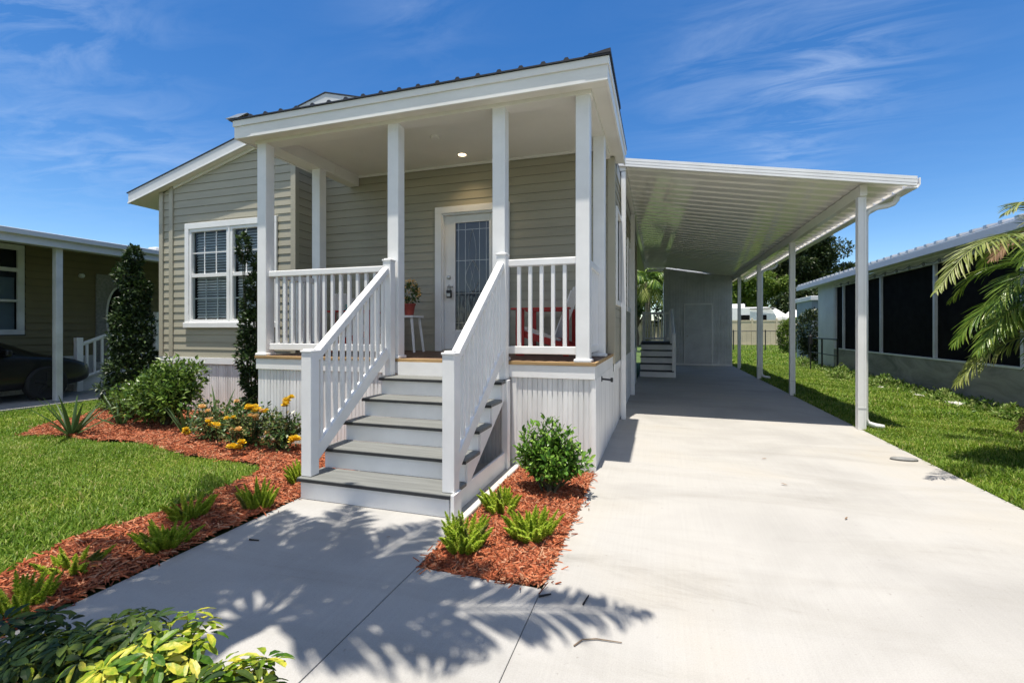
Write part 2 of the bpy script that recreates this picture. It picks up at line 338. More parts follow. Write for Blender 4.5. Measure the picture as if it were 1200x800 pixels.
# ------------------------------------------------------------------ mesh helpers
class MB:
    def __init__(s): s.v = []; s.f = []; s.n = 0; s.fm = []
    def add(s, V, F):
        V = np.asarray(V, dtype=np.float64).reshape(-1, 3)
        o = s.n
        s.v.append(V); s.n += len(V)
        for f in F: s.f.append(tuple(i + o for i in f))
        return s
    def box(s, x0, x1, y0, y1, z0, z1):
        V = [(x, y, z) for x in (x0, x1) for y in (y0, y1) for z in (z0, z1)]
        return s.add(V, [(0, 1, 3, 2), (4, 6, 7, 5), (0, 4, 5, 1), (2, 3, 7, 6), (0, 2, 6, 4), (1, 5, 7, 3)])
    def obox(s, c, ax, ay, az):
        c, ax, ay, az = [np.array(a, float) for a in (c, ax, ay, az)]
        V = [c + a * ax + b * ay + d * az for a in (-1, 1) for b in (-1, 1) for d in (-1, 1)]
        return s.add(V, [(0, 1, 3, 2), (4, 6, 7, 5), (0, 4, 5, 1), (2, 3, 7, 6), (0, 2, 6, 4), (1, 5, 7, 3)])
    def prism(s, poly, vec):
        """closed polygon (list of 3-D points) extruded along vec"""
        P = np.array(poly, float); Q = P + np.array(vec, float); n = len(P)
        F = [tuple(range(n))[::-1], tuple(range(n, 2 * n))] + [(i, (i + 1) % n, n + (i + 1) % n, n + i) for i in range(n)]
        return s.add(np.vstack([P, Q]), F)
    def tube(s, path, rad, k=8, cap=True):
        P = [np.array(p, float) for p in path]
        if not hasattr(rad, '__len__'): rad = [rad] * len(P)
        V = []; ref = None
        for i, p in enumerate(P):
            d = P[min(i + 1, len(P) - 1)] - P[max(i - 1, 0)]; d /= (np.linalg.norm(d) + 1e-9)
            if ref is None:
                ref = np.cross(d, (0, 0, 1));
                if np.linalg.norm(ref) < 0.1: ref = np.cross(d, (0, 1, 0))
            a = ref - d * np.dot(ref, d); a /= (np.linalg.norm(a) + 1e-9); b = np.cross(d, a); ref = a
            for j in range(k):
                t = 2 * math.pi * j / k
                V.append(p + rad[i] * (math.cos(t) * a + math.sin(t) * b))
        F = [(i * k + j, i * k + (j + 1) % k, (i + 1) * k + (j + 1) % k, (i + 1) * k + j) for i in range(len(P) - 1) for j in range(k)]
        if cap: F += [tuple(range(k))[::-1], tuple(range((len(P) - 1) * k, len(P) * k))]
        return s.add(V, F)
    def lathe(s, c, prof, k=20, axis='z'):
        V = []
        for r, h in prof:
            for j in range(k):
                t = 2 * math.pi * j / k; a, b = r * math.cos(t), r * math.sin(t)
                V.append({'z': (a, b, h), 'x': (h, a, b), 'y': (a, h, b)}[axis])
        V = np.array(V) + np.array(c)
        n = len(prof)
        F = [(i * k + j, i * k + (j + 1) % k, (i + 1) * k + (j + 1) % k, (i + 1) * k + j) for i in range(n - 1) for j in range(k)]
        F += [tuple(range(k))[::-1], tuple(range((n - 1) * k, n * k))]
        return s.add(V, F)
    def raw(s, V, F):
        o = s.n; s.v.append(np.asarray(V)); s.n += len(V)
        F = np.asarray(F) + o
        s.f.extend(map(tuple, F.tolist()))
        return s
    def build(s, name, mat, parent=None, smooth=False, bevel=0.0, fix=False):
        me = bpy.data.meshes.new(name)
        V = np.vstack(s.v) if s.v else np.zeros((0, 3))
        F = s.f
        me.vertices.add(len(V)); me.vertices.foreach_set('co', V.astype(np.float32).ravel())
        lens = np.fromiter((len(f) for f in F), dtype=np.int32, count=len(F))
        tot = int(lens.sum())
        me.loops.add(tot)
        me.loops.foreach_set('vertex_index', np.fromiter((i for f in F for i in f), dtype=np.int32, count=tot))
        me.polygons.add(len(F))
        st = np.zeros(len(F), dtype=np.int32)
        if len(F): st[1:] = np.cumsum(lens)[:-1]
        me.polygons.foreach_set('loop_start', st)
        me.update(calc_edges=True)
        if smooth: me.shade_smooth()
        else: me.shade_flat()
        me.materials.append(mat)
        o = bpy.data.objects.new(name, me); COL.objects.link(o)
        if parent: o.parent = parent
        if bevel:
            b = o.modifiers.new('bevel', 'BEVEL'); b.width = bevel; b.segments = 2; b.limit_method = 'ANGLE'
        if fix:
            import bmesh
            bm = bmesh.new(); bm.from_mesh(me); bmesh.ops.recalc_face_normals(bm, faces=bm.faces); bm.to_mesh(me); bm.free()
        return o

def tag(o, label=None, cat=None, group=None, kind=None):
    if label: o['label'] = label
    if cat: o['category'] = cat
    if group: o['group'] = group
    if kind: o['kind'] = kind
    return o
def thing(name, label, cat, group=None):
    o = bpy.data.objects.new(name, None); o.empty_display_size = 0.1
    COL.objects.link(o)
    return tag(o, label, cat, group)
def settle(root, base):
    """parts were written in world coordinates: put the thing's own origin at its base"""
    root.location = base
    b = np.array(base, np.float32); done = set()
    def shift(o):
        for c in o.children:
            if c.type == 'MESH' and c.data.name not in done and not c.get('local'):
                done.add(c.data.name); n = len(c.data.vertices)
                a = np.empty(n * 3, np.float32); c.data.vertices.foreach_get('co', a)
                a = a.reshape(-1, 3) - b
                c.data.vertices.foreach_set('co', a.ravel()); c.data.update()
            elif c.type == 'LIGHT': c.location = Vector(c.location) - Vector(base)
            shift(c)
    shift(root)
def copy_tree(o, parent=None):
    c = o.copy(); COL.objects.link(c)
    if parent: c.parent = parent
    for ch in list(o.children): copy_tree(ch, c)
    return c

# --- leaves: arrays of small folded blades
def norm(a): return a / (np.linalg.norm(a, axis=-1, keepdims=True) + 1e-9)
def leaf_cloud(mb, P, D, U, Ln, Wd, fold=0.25, droop=0.15):
    """n leaves: base P, direction D, rough up U, length, width; 5 vertices and 2 quads each"""
    n = len(P); D = norm(D); S = norm(np.cross(D, U)); Nn = np.cross(S, D)
    Ln = np.broadcast_to(np.asarray(Ln, float).reshape(-1, 1), (n, 1)); Wd = np.broadcast_to(np.asarray(Wd, float).reshape(-1, 1), (n, 1))
    m = P + D * Ln * 0.45 - Nn * Wd * fold * 0.5
    l = P + D * Ln * 0.45 - S * Wd * 0.5 + Nn * Wd * fold * 0.5
    r = P + D * Ln * 0.45 + S * Wd * 0.5 + Nn * Wd * fold * 0.5
    t = P + D * Ln - Nn * Ln * droop
    V = np.stack([P, l, m, r, t], 1).reshape(-1, 3)
    b = np.arange(n)[:, None] * 5
    F = np.vstack([b + np.array([0, 2, 4, 1]), b + np.array([0, 3, 4, 2])])
    return mb.raw(V, F)
def leaf_fine(mb, P, D, U, Ln, Wd, fold=0.18, droop=0.25):
    """rounder leaves for plants near the camera: 8 vertices each"""
    n = len(P); D = norm(D); S = norm(np.cross(D, U)); Nn = np.cross(S, D)
    Ln = np.broadcast_to(np.asarray(Ln, float).reshape(-1, 1), (n, 1)); Wd = np.broadcast_to(np.asarray(Wd, float).reshape(-1, 1), (n, 1))
    def at(t, side, k):
        return P + D * Ln * t - Nn * Ln * droop * t * t + S * Wd * 0.5 * side * k + Nn * Wd * fold * abs(side) * k
    V = np.stack([at(0, 0, 0), at(.30, 0, 0), at(.68, 0, 0), at(1, 0, 0), at(.28, -1, .75), at(.65, -1, 1.0), at(.28, 1, .75), at(.65, 1, 1.0), at(.88, -1, .55), at(.88, 1, .55)], 1).reshape(-1, 3)
    b = np.arange(n)[:, None] * 10
    Q = np.vstack([b + np.array(q) for q in ([0, 1, 4, 4], [0, 6, 6, 1])])
    F = [tuple(x) for q in ([0, 1, 4], [0, 6, 1], [8, 2, 3], [2, 9, 3]) for x in (b + np.array(q)).tolist()]
    F += [tuple(x) for q in ([4, 1, 2, 5], [1, 6, 7, 2], [5, 2, 8, 8], [2, 7, 9, 9]) for x in ((b + np.array(q)) if q[2] != q[3] else (b + np.array(q[:3]))).tolist()]
    o = mb.n; mb.v.append(V); mb.n += len(V)
    mb.f.extend(tuple(i + o for i in f) for f in F)
    return mb
def rand_dirs(n):
    a = RNG.normal(size=(n, 3)); return norm(a)
def blob_points(n, c, r, shell=0.55, lumps=14, seed=0):
    """points through the outer part of a lumpy ellipsoid, with their outward direction"""
    g = np.random.default_rng(seed)
    d = norm(g.normal(size=(n, 3)))
    k = norm(g.normal(size=(lumps, 3)))
    b = (np.clip((d @ k.T), 0, 1) ** 10).max(1)
    rad = (0.80 + 0.24 * b) * (shell + (1 - shell) * g.random(n) ** 0.6)
    return np.array(c) + d * rad[:, None] * np.array(r), d

# ------------------------------------------------------------------ setting: ground, slabs, beds
def sheet(name, poly, z, mat, thick=0.1):
    mb = MB(); n = len(poly)
    mb.prism([(x, y, z) for x, y in poly], (0, 0, -thick))
    return mb.build(name, mat, fix=True)
g = MB()
GX = [-400, -60, -20, -12, 14, 60, 400]; GY = [-400, -60, -12, 24, 70, 400]
g.add([(x, y, -0.035) for y in GY for x in GX], [(j * 7 + i, j * 7 + i + 1, (j + 1) * 7 + i + 1, (j + 1) * 7 + i) for j in range(5) for i in range(6)])
tag(g.build('ground', M['ground']), 'green lawn ground spreading under the whole lot', 'ground', kind='structure')

def grooved_drive():
    mb = MB(); ys = [-4.0, 0.9, 5.02, 8.9, 12.8, 16.7, 21.0]; x0, x1 = -0.605, 2.70
    for i in range(len(ys) - 1):
        mb.box(x0, x1, ys[i] + 0.0008, ys[i + 1] - 0.0008, -0.12, 0.0)
    return mb.build('driveway', M['drive'], bevel=0.0015)
tag(grooved_drive(), 'pale concrete driveway running into the carport', 'driveway', kind='structure')
# walkway: two strips with a joint, and the strip under the steps
wk = MB()
wk.box(-2.86, -1.369, 1.28, 4.55, -0.12, -0.001)
wk.box(-1.363, -0.609, 1.28, 2.45, -0.12, -0.001)
tag(wk.build('walkway', M['walk'], bevel=0.004), 'pale concrete walkway leading to the front steps', 'walkway', kind='structure')
ke = MB(); ke.box(-1.40, -1.345, 3.02, 4.52, -0.1, 0.035)
tag(ke.build('bed_kerb', M['kerb'], bevel=0.012), 'narrow raised concrete edge beside the front steps', 'kerb', kind='structure')
rd = MB(); rd.box(-80, 80, -13, -6, -0.12, -0.012)
tag(rd.build('street', M['asphalt']), 'asphalt street running behind the viewpoint', 'street', kind='structure')
sheet('neighbour_driveway', [(-17, -5), (-10.7, -5), (-10.7, 12), (-17, 12)], 0.02, M['walk'])['kind'] = 'structure'

LAWN_EDGE = [(-3.54, 1.63), (-3.63, 1.82), (-3.73, 2.11), (-3.66, 2.36), (-3.67, 2.59), (-3.57, 2.89), (-3.65, 3.19), (-3.75, 3.63), (-3.96, 3.81), (-4.91, 3.82), (-6.01, 4.07), (-7.34, 4.03), (-8.08, 3.89), (-8.5, 4.3), (-8.75, 4.95), (-9.4, 5.6), (-9.6, 6.6)]
BED_L = [(-2.87, 1.18), (-2.87, 4.56), (-4.82, 4.60), (-5.2, 5.92), (-8.3, 5.95), (-8.5, 6.7), (-9.5, 6.7)] + LAWN_EDGE[::-1] + [(-3.6, 1.18)]
BED_R = [(-1.345, 2.462), (-0.612, 2.462), (-0.612, 4.56), (-1.345, 4.56)]
BED_F = [(-7.0, -1.2), (-0.62, -1.2), (-0.62, 1.27), (-2.86, 1.27), (-2.87, 1.18), (-3.6, 1.18), (-7.0, 1.18)]
def inside(poly, X, Y):
    r = np.zeros(len(X), bool); n = len(poly)
    for i in range(n):
        x0, y0 = poly[i]; x1, y1 = poly[(i + 1) % n]
        if y0 == y1: continue
        c = ((y0 > Y) != (y1 > Y)) & (X < (x1 - x0) * (Y - y0) / (y1 - y0) + x0)
        r ^= c
    return r
def mulch_height(X, Y):
    return 0.006 + 0.014 * np.sin(X * 5.1 + 1.3 * np.sin(Y * 3)) * np.sin(Y * 4.3) + 0.006 * np.sin(X * 17) * np.sin(Y * 19)
def bed(name, poly, label, chips, top, seed):
    g = np.random.default_rng(seed)
    xs = [p[0] for p in poly]; ys = [p[1] for p in poly]
    st = 0.05
    gx = np.arange(min(xs), max(xs) + st, st); gy = np.arange(min(ys), max(ys) + st, st)
    XX, YY = np.meshgrid(gx, gy)
    ins = inside(poly, XX.ravel(), YY.ravel()).reshape(XX.shape)
    ZZ = mulch_height(XX, YY) + top
    mb = MB(); V = np.stack([XX, YY, ZZ], -1).reshape(-1, 3); w = len(gx)
    c = ins[:-1, :-1] | ins[1:, :-1] | ins[:-1, 1:] | ins[1:, 1:]
    c = ins[:-1, :-1] & ins[1:, :-1] & ins[:-1, 1:] & ins[1:, 1:]
    jj, ii = np.nonzero(c); b = jj * w + ii
    mb.raw(V, np.stack([b, b + 1, b + w + 1, b + w], 1))
    base = mb.build(name, M['mulch_base'], smooth=True); tag(base, label, 'mulch bed', kind='structure')
    n = int(chips * 2.2)
    X = g.uniform(min(xs), max(xs), n); Y = g.uniform(min(ys), max(ys), n)
    k = inside(poly, X, Y); X, Y = X[k][:chips], Y[k][:chips]
    n = len(X)
    Z = mulch_height(X, Y) + top + g.uniform(0.0, 0.018, n)
    ex = X + g.normal(0, .05, n); ey = Y + g.normal(0, .05, n); kk = ~inside(poly, ex, ey) & (g.random(n) < .05) & ~((ey > 4.5) | (ey < .9))
    X = np.concatenate([X, ex[kk]]); Y = np.concatenate([Y, ey[kk]]); Z = np.concatenate([Z, np.full(kk.sum(), .008)]); n = len(X)
    a = g.uniform(0, 2 * math.pi, n); el = g.normal(0, 0.28, n)
    D = np.stack([np.cos(a) * np.cos(el), np.sin(a) * np.cos(el), np.sin(el)], 1)
    U = norm(np.stack([g.normal(0, .35, n), g.normal(0, .35, n), np.ones(n)], 1))
    S = norm(np.cross(D, U)); Nn = np.cross(S, D)
    L = (g.gamma(3, 0.0075, n) + 0.008)[:, None]; Wd = (g.uniform(0.0018, 0.0055, n))[:, None]
    P = np.stack([X, Y, Z], 1)
    V = np.stack([P - D * L - S * Wd, P + D * L - S * Wd * .6, P + D * L * 1.1 + S * Wd, P - D * L * .9 + S * Wd, P - D * L * .8 + Nn * 0.006, P + D * L * .8 + Nn * 0.006], 1).reshape(-1, 3)
    b = np.arange(n)[:, None] * 6
    F = np.vstack([b + np.array([0, 1, 5, 4]), b + np.array([4, 5, 2, 3])])
    mb = MB(); mb.raw(V, F)
    return tag(mb.build('mulch', M['mulch_chip']), 'red brown wood chip ' + label.split(' ', 1)[1], 'mulch', kind='stuff')
bed('flower_bed', BED_L, 'red mulch strip curving round the lawn to the house', 80000, 0.0, 1)
bed('planting_bed', BED_R, 'red mulch square between the steps and the driveway', 26000, -0.012, 2)
bed('border_bed', BED_F, 'red mulch border at the near end of the walkway', 6000, 0.0, 3)

def grass(name, label, regions, seed):
    """regions: (test, x0,x1,y0,y1, count, blade length, blade width)"""
    g = np.random.default_rng(seed); mb = MB()
    for test, x0, x1, y0, y1, cnt, bl, bw in regions:
        X = g.uniform(x0, x1, cnt); Y = g.uniform(y0, y1, cnt)
        k = test(X, Y); X, Y = X[k], Y[k]; n = len(X)
        tuft = 0.75 + 0.35 * np.sin(X * 3.1 + np.sin(Y * 2.3) * 2) * np.sin(Y * 3.7 + X)
        L = bl * g.uniform(0.55, 1.25, n) * tuft; a = g.uniform(0, 2 * math.pi, n)
        lean = g.uniform(0.15, 0.95, n)
        P = np.stack([X, Y, np.full(n, -0.035)], 1)
        H = np.stack([np.cos(a), np.sin(a), np.zeros(n)], 1); S = np.stack([-np.sin(a), np.cos(a), np.zeros(n)], 1)
        Wd = (bw * g.uniform(0.7, 1.3, n))[:, None]; L = L[:, None]; le = lean[:, None]
        up = np.array([0, 0, 1.0])
        m = P + (H * le * 0.45 + up * 0.55) * L; t = P + (H * le * 1.05 + up * (1.0 - 0.35 * le)) * L
        V = np.stack([P - S * Wd, P + S * Wd, m - S * Wd * .85, m + S * Wd * .85, t], 1).reshape(-1, 3)
        b = np.arange(n)[:, None] * 5; o = mb.n
        mb.v.append(V); mb.n += len(V)
        mb.f.extend(map(tuple, (b + np.array([0, 1, 3, 2]) + o).tolist())); mb.f.extend(map(tuple, (b + np.array([2, 3, 4]) + o).tolist()))
    return tag(mb.build(name, M['grass']), label, 'grass', kind='stuff')
def not_in(*polys):
    def f(X, Y):
        k = np.ones(len(X), bool)
        for p in polys: k &= ~inside(p, X, Y)
        return k
    return f
lawn_ok = not_in(BED_L, BED_F)
grass('grass', 'short green grass of the lawn in front of the house', [
    (lambda X, Y: lawn_ok(X, Y) & (X > -1.36 * Y * 2.19 - 0.6), -8.2, -3.4, 1.2, 4.6, 120000, 0.085, 0.0042),
    (lambda X, Y: lawn_ok(X, Y), -10.7, -8.2, 1.8, 7.2, 34000, 0.085, 0.006)], 5)
grass('grass', 'green grass strip between the carport and the screened room', [
    (lambda X, Y: (X > 2.70), 2.70, 5.6, 3.6, 9, 90000, 0.10, 0.0046),
    (lambda X, Y: (X > 2.70), 2.70, 5.6, 0.5, 3.6, 26000, 0.10, 0.006),
    (lambda X, Y: (X > 2.70), 2.70, 5.65, 9, 21, 75000, 0.115, 0.008),
    (lambda X, Y: (X > 2.70), 2.70, 11, 21, 45, 45000, 0.17, 0.022)], 6)

# ------------------------------------------------------------------ wall skins
LAP = 0.1285
def lap_courses(mb, o, d, out, u0f, u1f, z0, z1, holes=(), lap=LAP, depth=0.011, ref=None):
    """horizontal lap siding on a vertical wall: point = o + u*d ; out = outward normal. u0f,u1f: z -> limits of u"""
    o = np.array(o, float); d = np.array(d, float); out = np.array(out, float)
    base = z0 if ref is None else ref
    k = 0
    zs = []
    z = base
    while z < z1 - 1e-4:
        zs.append((max(z, z0), min(z + lap, z1))); z += lap
    for za, zb in zs:
        if zb <= za: continue
        spans = [(za, zb)]
        cuts = sorted({za, zb} | {h for hh in holes for h in (hh[2], hh[3]) if za < h < zb})
        for a, b in zip(cuts[:-1], cuts[1:]):
            mid = (a + b) / 2
            ua0, ua1, ub0, ub1 = u0f(a), u1f(a), u0f(b), u1f(b)
            hs = sorted([(h[0], h[1]) for h in holes if h[2] < mid < h[3]])
            segs = []; l0, l1 = ua0, ub0
            for h0, h1 in hs:
                segs.append((l0, l1, h0, h0)); l0 = l1 = h1
            segs.append((l0, l1, ua1, ub1))
            fa = depth * (1 - (a - za) / lap) ; fb = depth * (1 - (b - za) / lap)
            for (p, q, r, s_) in segs:
                if r - p < 1e-3: continue
                V = []
                mm = 0.13 if a == za else 0.0
                V = [o + p * d + out * fa + (0, 0, a), o + r * d + out * fa + (0, 0, a), o + s_ * d + out * fb + (0, 0, b), o + q * d + out * fb + (0, 0, b)]
                F = [(0, 1, 2, 3)]
                if a == za:
                    V += [o + p * d + (0, 0, a + 0.003), o + r * d + (0, 0, a + 0.003)]; F.append((4, 5, 1, 0))
                mb.add(V, F)
def ribbed(mb, o, d, out, L, z0, z1, pitch=0.10, depth=0.012):
    """vertical ribbed skirting sheet"""
    o = np.array(o, float); d = np.array(d, float); out = np.array(out, float)
    n = max(1, int(round(L / pitch))); p = L / n; pts = []
    for i in range(n):
        u = i * p
        pts += [(u, 0), (u + p * .06, depth), (u + p * .44, depth), (u + p * .50, depth * .15), (u + p * .56, depth), (u + p * .92, depth), (u + p * .97, 0)]
    pts.append((L, 0))
    V = []
    for u, h in pts:
        q = o + u * d + out * h; V += [q + (0, 0, z0), q + (0, 0, z1)]
    F = [(2 * i, 2 * i + 2, 2 * i + 3, 2 * i + 1) for i in range(len(pts) - 1)]
    mb.add(V, F)

# ------------------------------------------------------------------ the house
HX0, HX1, YL, YD = -8.38, -0.60, 5.95, 6.50          # left end, right end, window wall, door wall
RX, RZ, SL = -4.79, 4.95, 0.268                       # ridge
roof_z = lambda x: RZ - SL * abs(x - RX)
house = thing('manufactured_home', 'beige lap sided home with white windows behind the raised front porch', 'house')
INX = -5.46
WIN = (-7.77, -5.80, 1.44, 3.20)
sd = MB()
def gl(z, off=0.17):  # left limit of the gable wall under the rake at height z
    return max(HX0, RX - (RZ - off - z) / SL)
lap_courses(sd, (0, YL, 0), (1, 0, 0), (0, -1, 0), lambda z: gl(z), lambda z: INX, 0.93, 4.62, [WIN])
sd.build('siding', M['siding'], house)
sd = MB(); lap_courses(sd, (INX, YL, 0), (0, 1, 0), (1, 0, 0), lambda z: 0.0, lambda z: YD - YL, 0.93, 4.2); sd.build('siding', M['siding'], house)
DOOR = (-3.27, -2.11, 1.08, 3.24)
sd = MB(); lap_courses(sd, (0, YD, 0), (1, 0, 0), (0, -1, 0), lambda z: INX, lambda z: HX1, 1.05, 3.95, [DOOR], ref=0.93); sd.build('siding', M['siding'], house)
SW = (0.22, 1.00, 1.75, 3.15); SW2 = (2.6, 3.5, 1.75, 3.15)
sd = MB(); lap_courses(sd, (HX1, YD, 0), (0, 1, 0), (1, 0, 0), lambda z: 0.0, lambda z: 6.55, 0.93, 3.75, [SW, SW2]); sd.build('siding', M['siding'], house)
sd = MB(); lap_courses(sd, (HX0, 20, 0), (0, -1, 0), (-1, 0, 0), lambda z: 0.0, lambda z: 20 - YL, 0.93, 3.80); sd.build('siding', M['siding'], house)
# solid core behind the skins so nothing shows through
co_ = MB(); co_.box(HX0 + 0.05, INX - 0.02, YL + 0.75, 20, 0.1, 3.6); co_.box(INX - 0.02, -2.4, YD + 0.7, 20, 0.1, 3.6); co_.box(-2.4, HX1 - 0.35, YD + 0.7, 13.0, 0.1, 3.6)
co_.build('inner_wall', M['dark_room'], house)
bw = MB(); bw.box(-2.4, HX1, 13.02, 13.06, 0.05, 3.7); bw.build('rear_wall', M['siding'], house)
# corner trims
for x0, x1, y0, y1, z1 in ((-8.16, -8.07, YL - 0.03, YL - 0.002, gl(0) and 3.90), (HX0 - 0.015, HX0 + 0.075, YL - 0.032, YL + 0.08, 3.80), (INX - 0.075, INX + 0.02, YL - 0.03, YL + 0.05, 4.5), (INX + 0.001, INX + 0.04, YD - 0.05, YD - 0.002, 3.9), (HX1 - 0.08, HX1 + 0.02, YD - 0.03, YD + 0.08, 3.75), (HX1 - 0.05, HX1 + 0.02, 13.0, 13.09, 3.7)):
    t = MB(); t.box(x0, x1, y0, y1, 0.93, z1); t.build('corner_trim', M['trim_tan'], house, bevel=0.004)
t = MB(); t.box(HX0 - 0.02, INX + 0.02, YL - 0.026, YL - 0.001, 0.82, 0.925); t.build('starter_band', M['white_vinyl'], house, bevel=0.003); t = MB(); t.box(HX1 + 0.001, HX1 + 0.022, YD, 13.0, 0.82, 0.925); t.build('starter_band', M['white_vinyl'], house, bevel=0.003)
sk = MB(); ribbed(sk, (HX0, YL + 0.02, 0), (1, 0, 0), (0, -1, 0), INX - HX0 + .02, -0.03, 0.822); sk.build('skirting', M['skirt'], house); sk = MB(); ribbed(sk, (HX1 - 0.01, YD, 0), (0, 1, 0), (1, 0, 0), 6.5, -0.03, 0.822); sk.build('skirting', M['skirt'], house); sk = MB()
ribbed(sk, (HX0 + 0.01, 20, 0), (0, -1, 0), (-1, 0, 0), 20 - YL, -0.03, 0.822)
sk.build('skirting', M['skirt'], house)
# roof slopes with ribs, rake fascia, soffits
YF = YL - 0.115
EXL, EXR = -9.0, -0.60
zl, zr = roof_z(EXL), roof_z(EXR)
def slab(mb, p, q, y0, y1, th):
    (xa, za), (xb, zb) = p, q
    mb.prism([(xa, y0, za), (xb, y0, zb), (xb, y0, zb - th), (xa, y0, za - th)], (0, y1 - y0, 0))
rf = MB(); slab(rf, (EXL - 0.03, zl - 0.008 + .018), (RX, RZ + .018), YF - 0.03, 20.3, 0.016); slab(rf, (RX, RZ + .018), (-2.0, roof_z(-2.0) + .018), YF - 0.03, 20.3, 0.016); slab(rf, (-1.999, roof_z(-2.0) + .018), (EXR + .02, zr + .012), YD + .42, 20.3, .016)
for s_ in (-1, 1):
    xe = EXL if s_ < 0 else EXR
    y = YF + 0.1 if s_ < 0 else YD + .5
    while y < 20:
        pa = np.array([RX, y, RZ + 0.02]); pb = np.array([xe, y, roof_z(xe) + 0.02]); d = (pb - pa) / 2
        rf.obox((pa + pb) / 2 + (0, 0, 0.01), d, (0, 0.02, 0), (0, 0, 0.012)); y += 0.3
rf.build('roof', M['roof_dark'], house)
fa = MB()
slab(fa, (EXL, zl), (RX, RZ), YF - 0.02, YF + 0.005, 0.19); slab(fa, (RX, RZ), (-2.0, roof_z(-2.0)), YF - 0.02, YF + 0.005, 0.19)
fa.build('rake_fascia', M['fascia_grey'], house, bevel=0.003)
fl = MB(); slab(fl, (EXL, zl - .165), (RX, RZ - .165), YF - 0.032, YF - 0.021, 0.026); slab(fl, (RX, RZ - .165), (-2.0, roof_z(-2.0) - .165), YF - 0.032, YF - 0.021, 0.026); fl.build('rake_trim', M['white_vinyl'], house)
ef = MB(); ef.box(EXL - 0.02, EXL + 0.005, YF, 20.3, zl - 0.18, zl); ef.box(EXR - 0.03, EXR + 0.015, YD + .42, 13.1, zr - 0.18, zr); ef.build('eave_fascia', M['fascia_grey'], house)
sf = MB(); slab(sf, (EXL + .006, zl - .172), (RX, RZ - .172), YF + 0.006, YL - 0.001, 0.012); slab(sf, (EXL + .006, zl - .172), (HX0 - .02, roof_z(HX0 - .02) - .172), YL, 20.2, .012)
sf.build('soffit', M['soffit'], house)
fr = MB(); slab(fr, (-8.05, roof_z(-8.05) - .185), (INX, roof_z(INX) - .185), YL - 0.03, YL - 0.002, 0.05); fr.build('frieze', M['soffit'], house)
# downspout at the far left corner
ds = MB(); ds.box(HX0 - 0.09, HX0 - 0.02, YL + 0.02, YL + 0.08, 0.1, 3.6); ds.build('downspout', M['trim_tan'], house, bevel=0.01)

def sash_window(parent, x0, x1, z0, z1, Y, muntin_cols=3, muntin_rows=2, blinds=True, frame=0.05):
    """one double-hung unit facing -Y"""
    zm = (z0 + z1) / 2
    w = MB()
    w.box(x0, x1, Y - 0.03, Y + 0.04, z1 - frame, z1); w.box(x0, x1, Y - 0.03, Y + 0.04, z0, z0 + frame)
    w.box(x0, x0 + frame, Y - 0.03, Y + 0.04, z0 + frame, z1 - frame); w.box(x1 - frame, x1, Y - 0.03, Y + 0.04, z0 + frame, z1 - frame)
    w.box(x0 + frame, x1 - frame, Y - 0.024, Y + 0.03, zm - 0.03, zm + 0.03)
    win = w.build('window', M['white_vinyl'], parent, bevel=0.004)
    p = MB()
    for yy, za, zb in ((Y + .014, zm + .03, z1 - frame), (Y + .006, z0 + frame, zm - .03)): p.add([(x0 + frame, yy, za), (x1 - frame, yy, za), (x1 - frame, yy, zb), (x0 + frame, yy, zb)], [(0, 1, 2, 3)])
    p.build('pane', M['glass'], win)
    m = MB()
    a0, a1 = x0 + frame, x1 - frame
    for zz0, zz1, yy in ((zm + .03, z1 - frame, Y + 0.004), (z0 + frame, zm - .03, Y + 0.03)):
        for i in range(1, muntin_cols): xx = a0 + (a1 - a0) * i / muntin_cols; m.box(xx - .009, xx + .009, yy, yy + .008, zz0, zz1)
        for i in range(1, muntin_rows): zz = zz0 + (zz1 - zz0) * i / muntin_rows; m.box(a0, a1, yy + .001, yy + .007, zz - .009, zz + .009)
    m.build('muntin', M['white_vinyl'], win)
    if blinds:
        b = MB(); z = z1 - frame - 0.03
        while z > z0 + frame + 0.02:
            b.obox(((x0 + x1) / 2, Y + 0.085, z), ((a1 - a0) / 2 - .005, 0, 0), (0, 0.014, 0.018), (0, 0, 0.0012)); z -= 0.047
        b.build('blind', M['blind'], win)
    r = MB(); r.box(x0, x1, Y + 0.45, Y + 0.46, z0, z1); r.box(x0, x0 + .01, Y + .041, Y + .45, z0, z1); r.box(x1 - .01, x1, Y + .041, Y + .45, z0, z1); r.box(x0, x1, Y + .041, Y + .45, z0, z0 + .01); r.box(x0, x1, Y + .041, Y + .45, z1 - .01, z1)
    r.build('reveal', M['dark_room'], win)
    return win
for a, b in ((-7.68, -6.80), (-6.77, -5.89)):
    sash_window(house, a, b, 1.52, 3.11, YL)
tr = MB(); c = 0.095
tr.box(WIN[0], WIN[1], YL - 0.045, YL - 0.012, 3.11, 3.21); tr.box(WIN[0], WIN[0] + c - .005, YL - 0.045, YL - 0.012, 1.52, 3.11); tr.box(WIN[1] - c + .005, WIN[1], YL - 0.045, YL - 0.012, 1.52, 3.11); tr.box(-6.8, -6.77, YL - 0.04, YL - 0.012, 1.52, 3.11)
tr.build('window_casing', M['white_vinyl'], house, bevel=0.005)
si = MB(); si.box(WIN[0] - 0.02, WIN[1] + 0.02, YL - 0.06, YL - 0.010, 1.43, 1.52); si.build('window_sill', M['white_vinyl'], house, bevel=0.006)
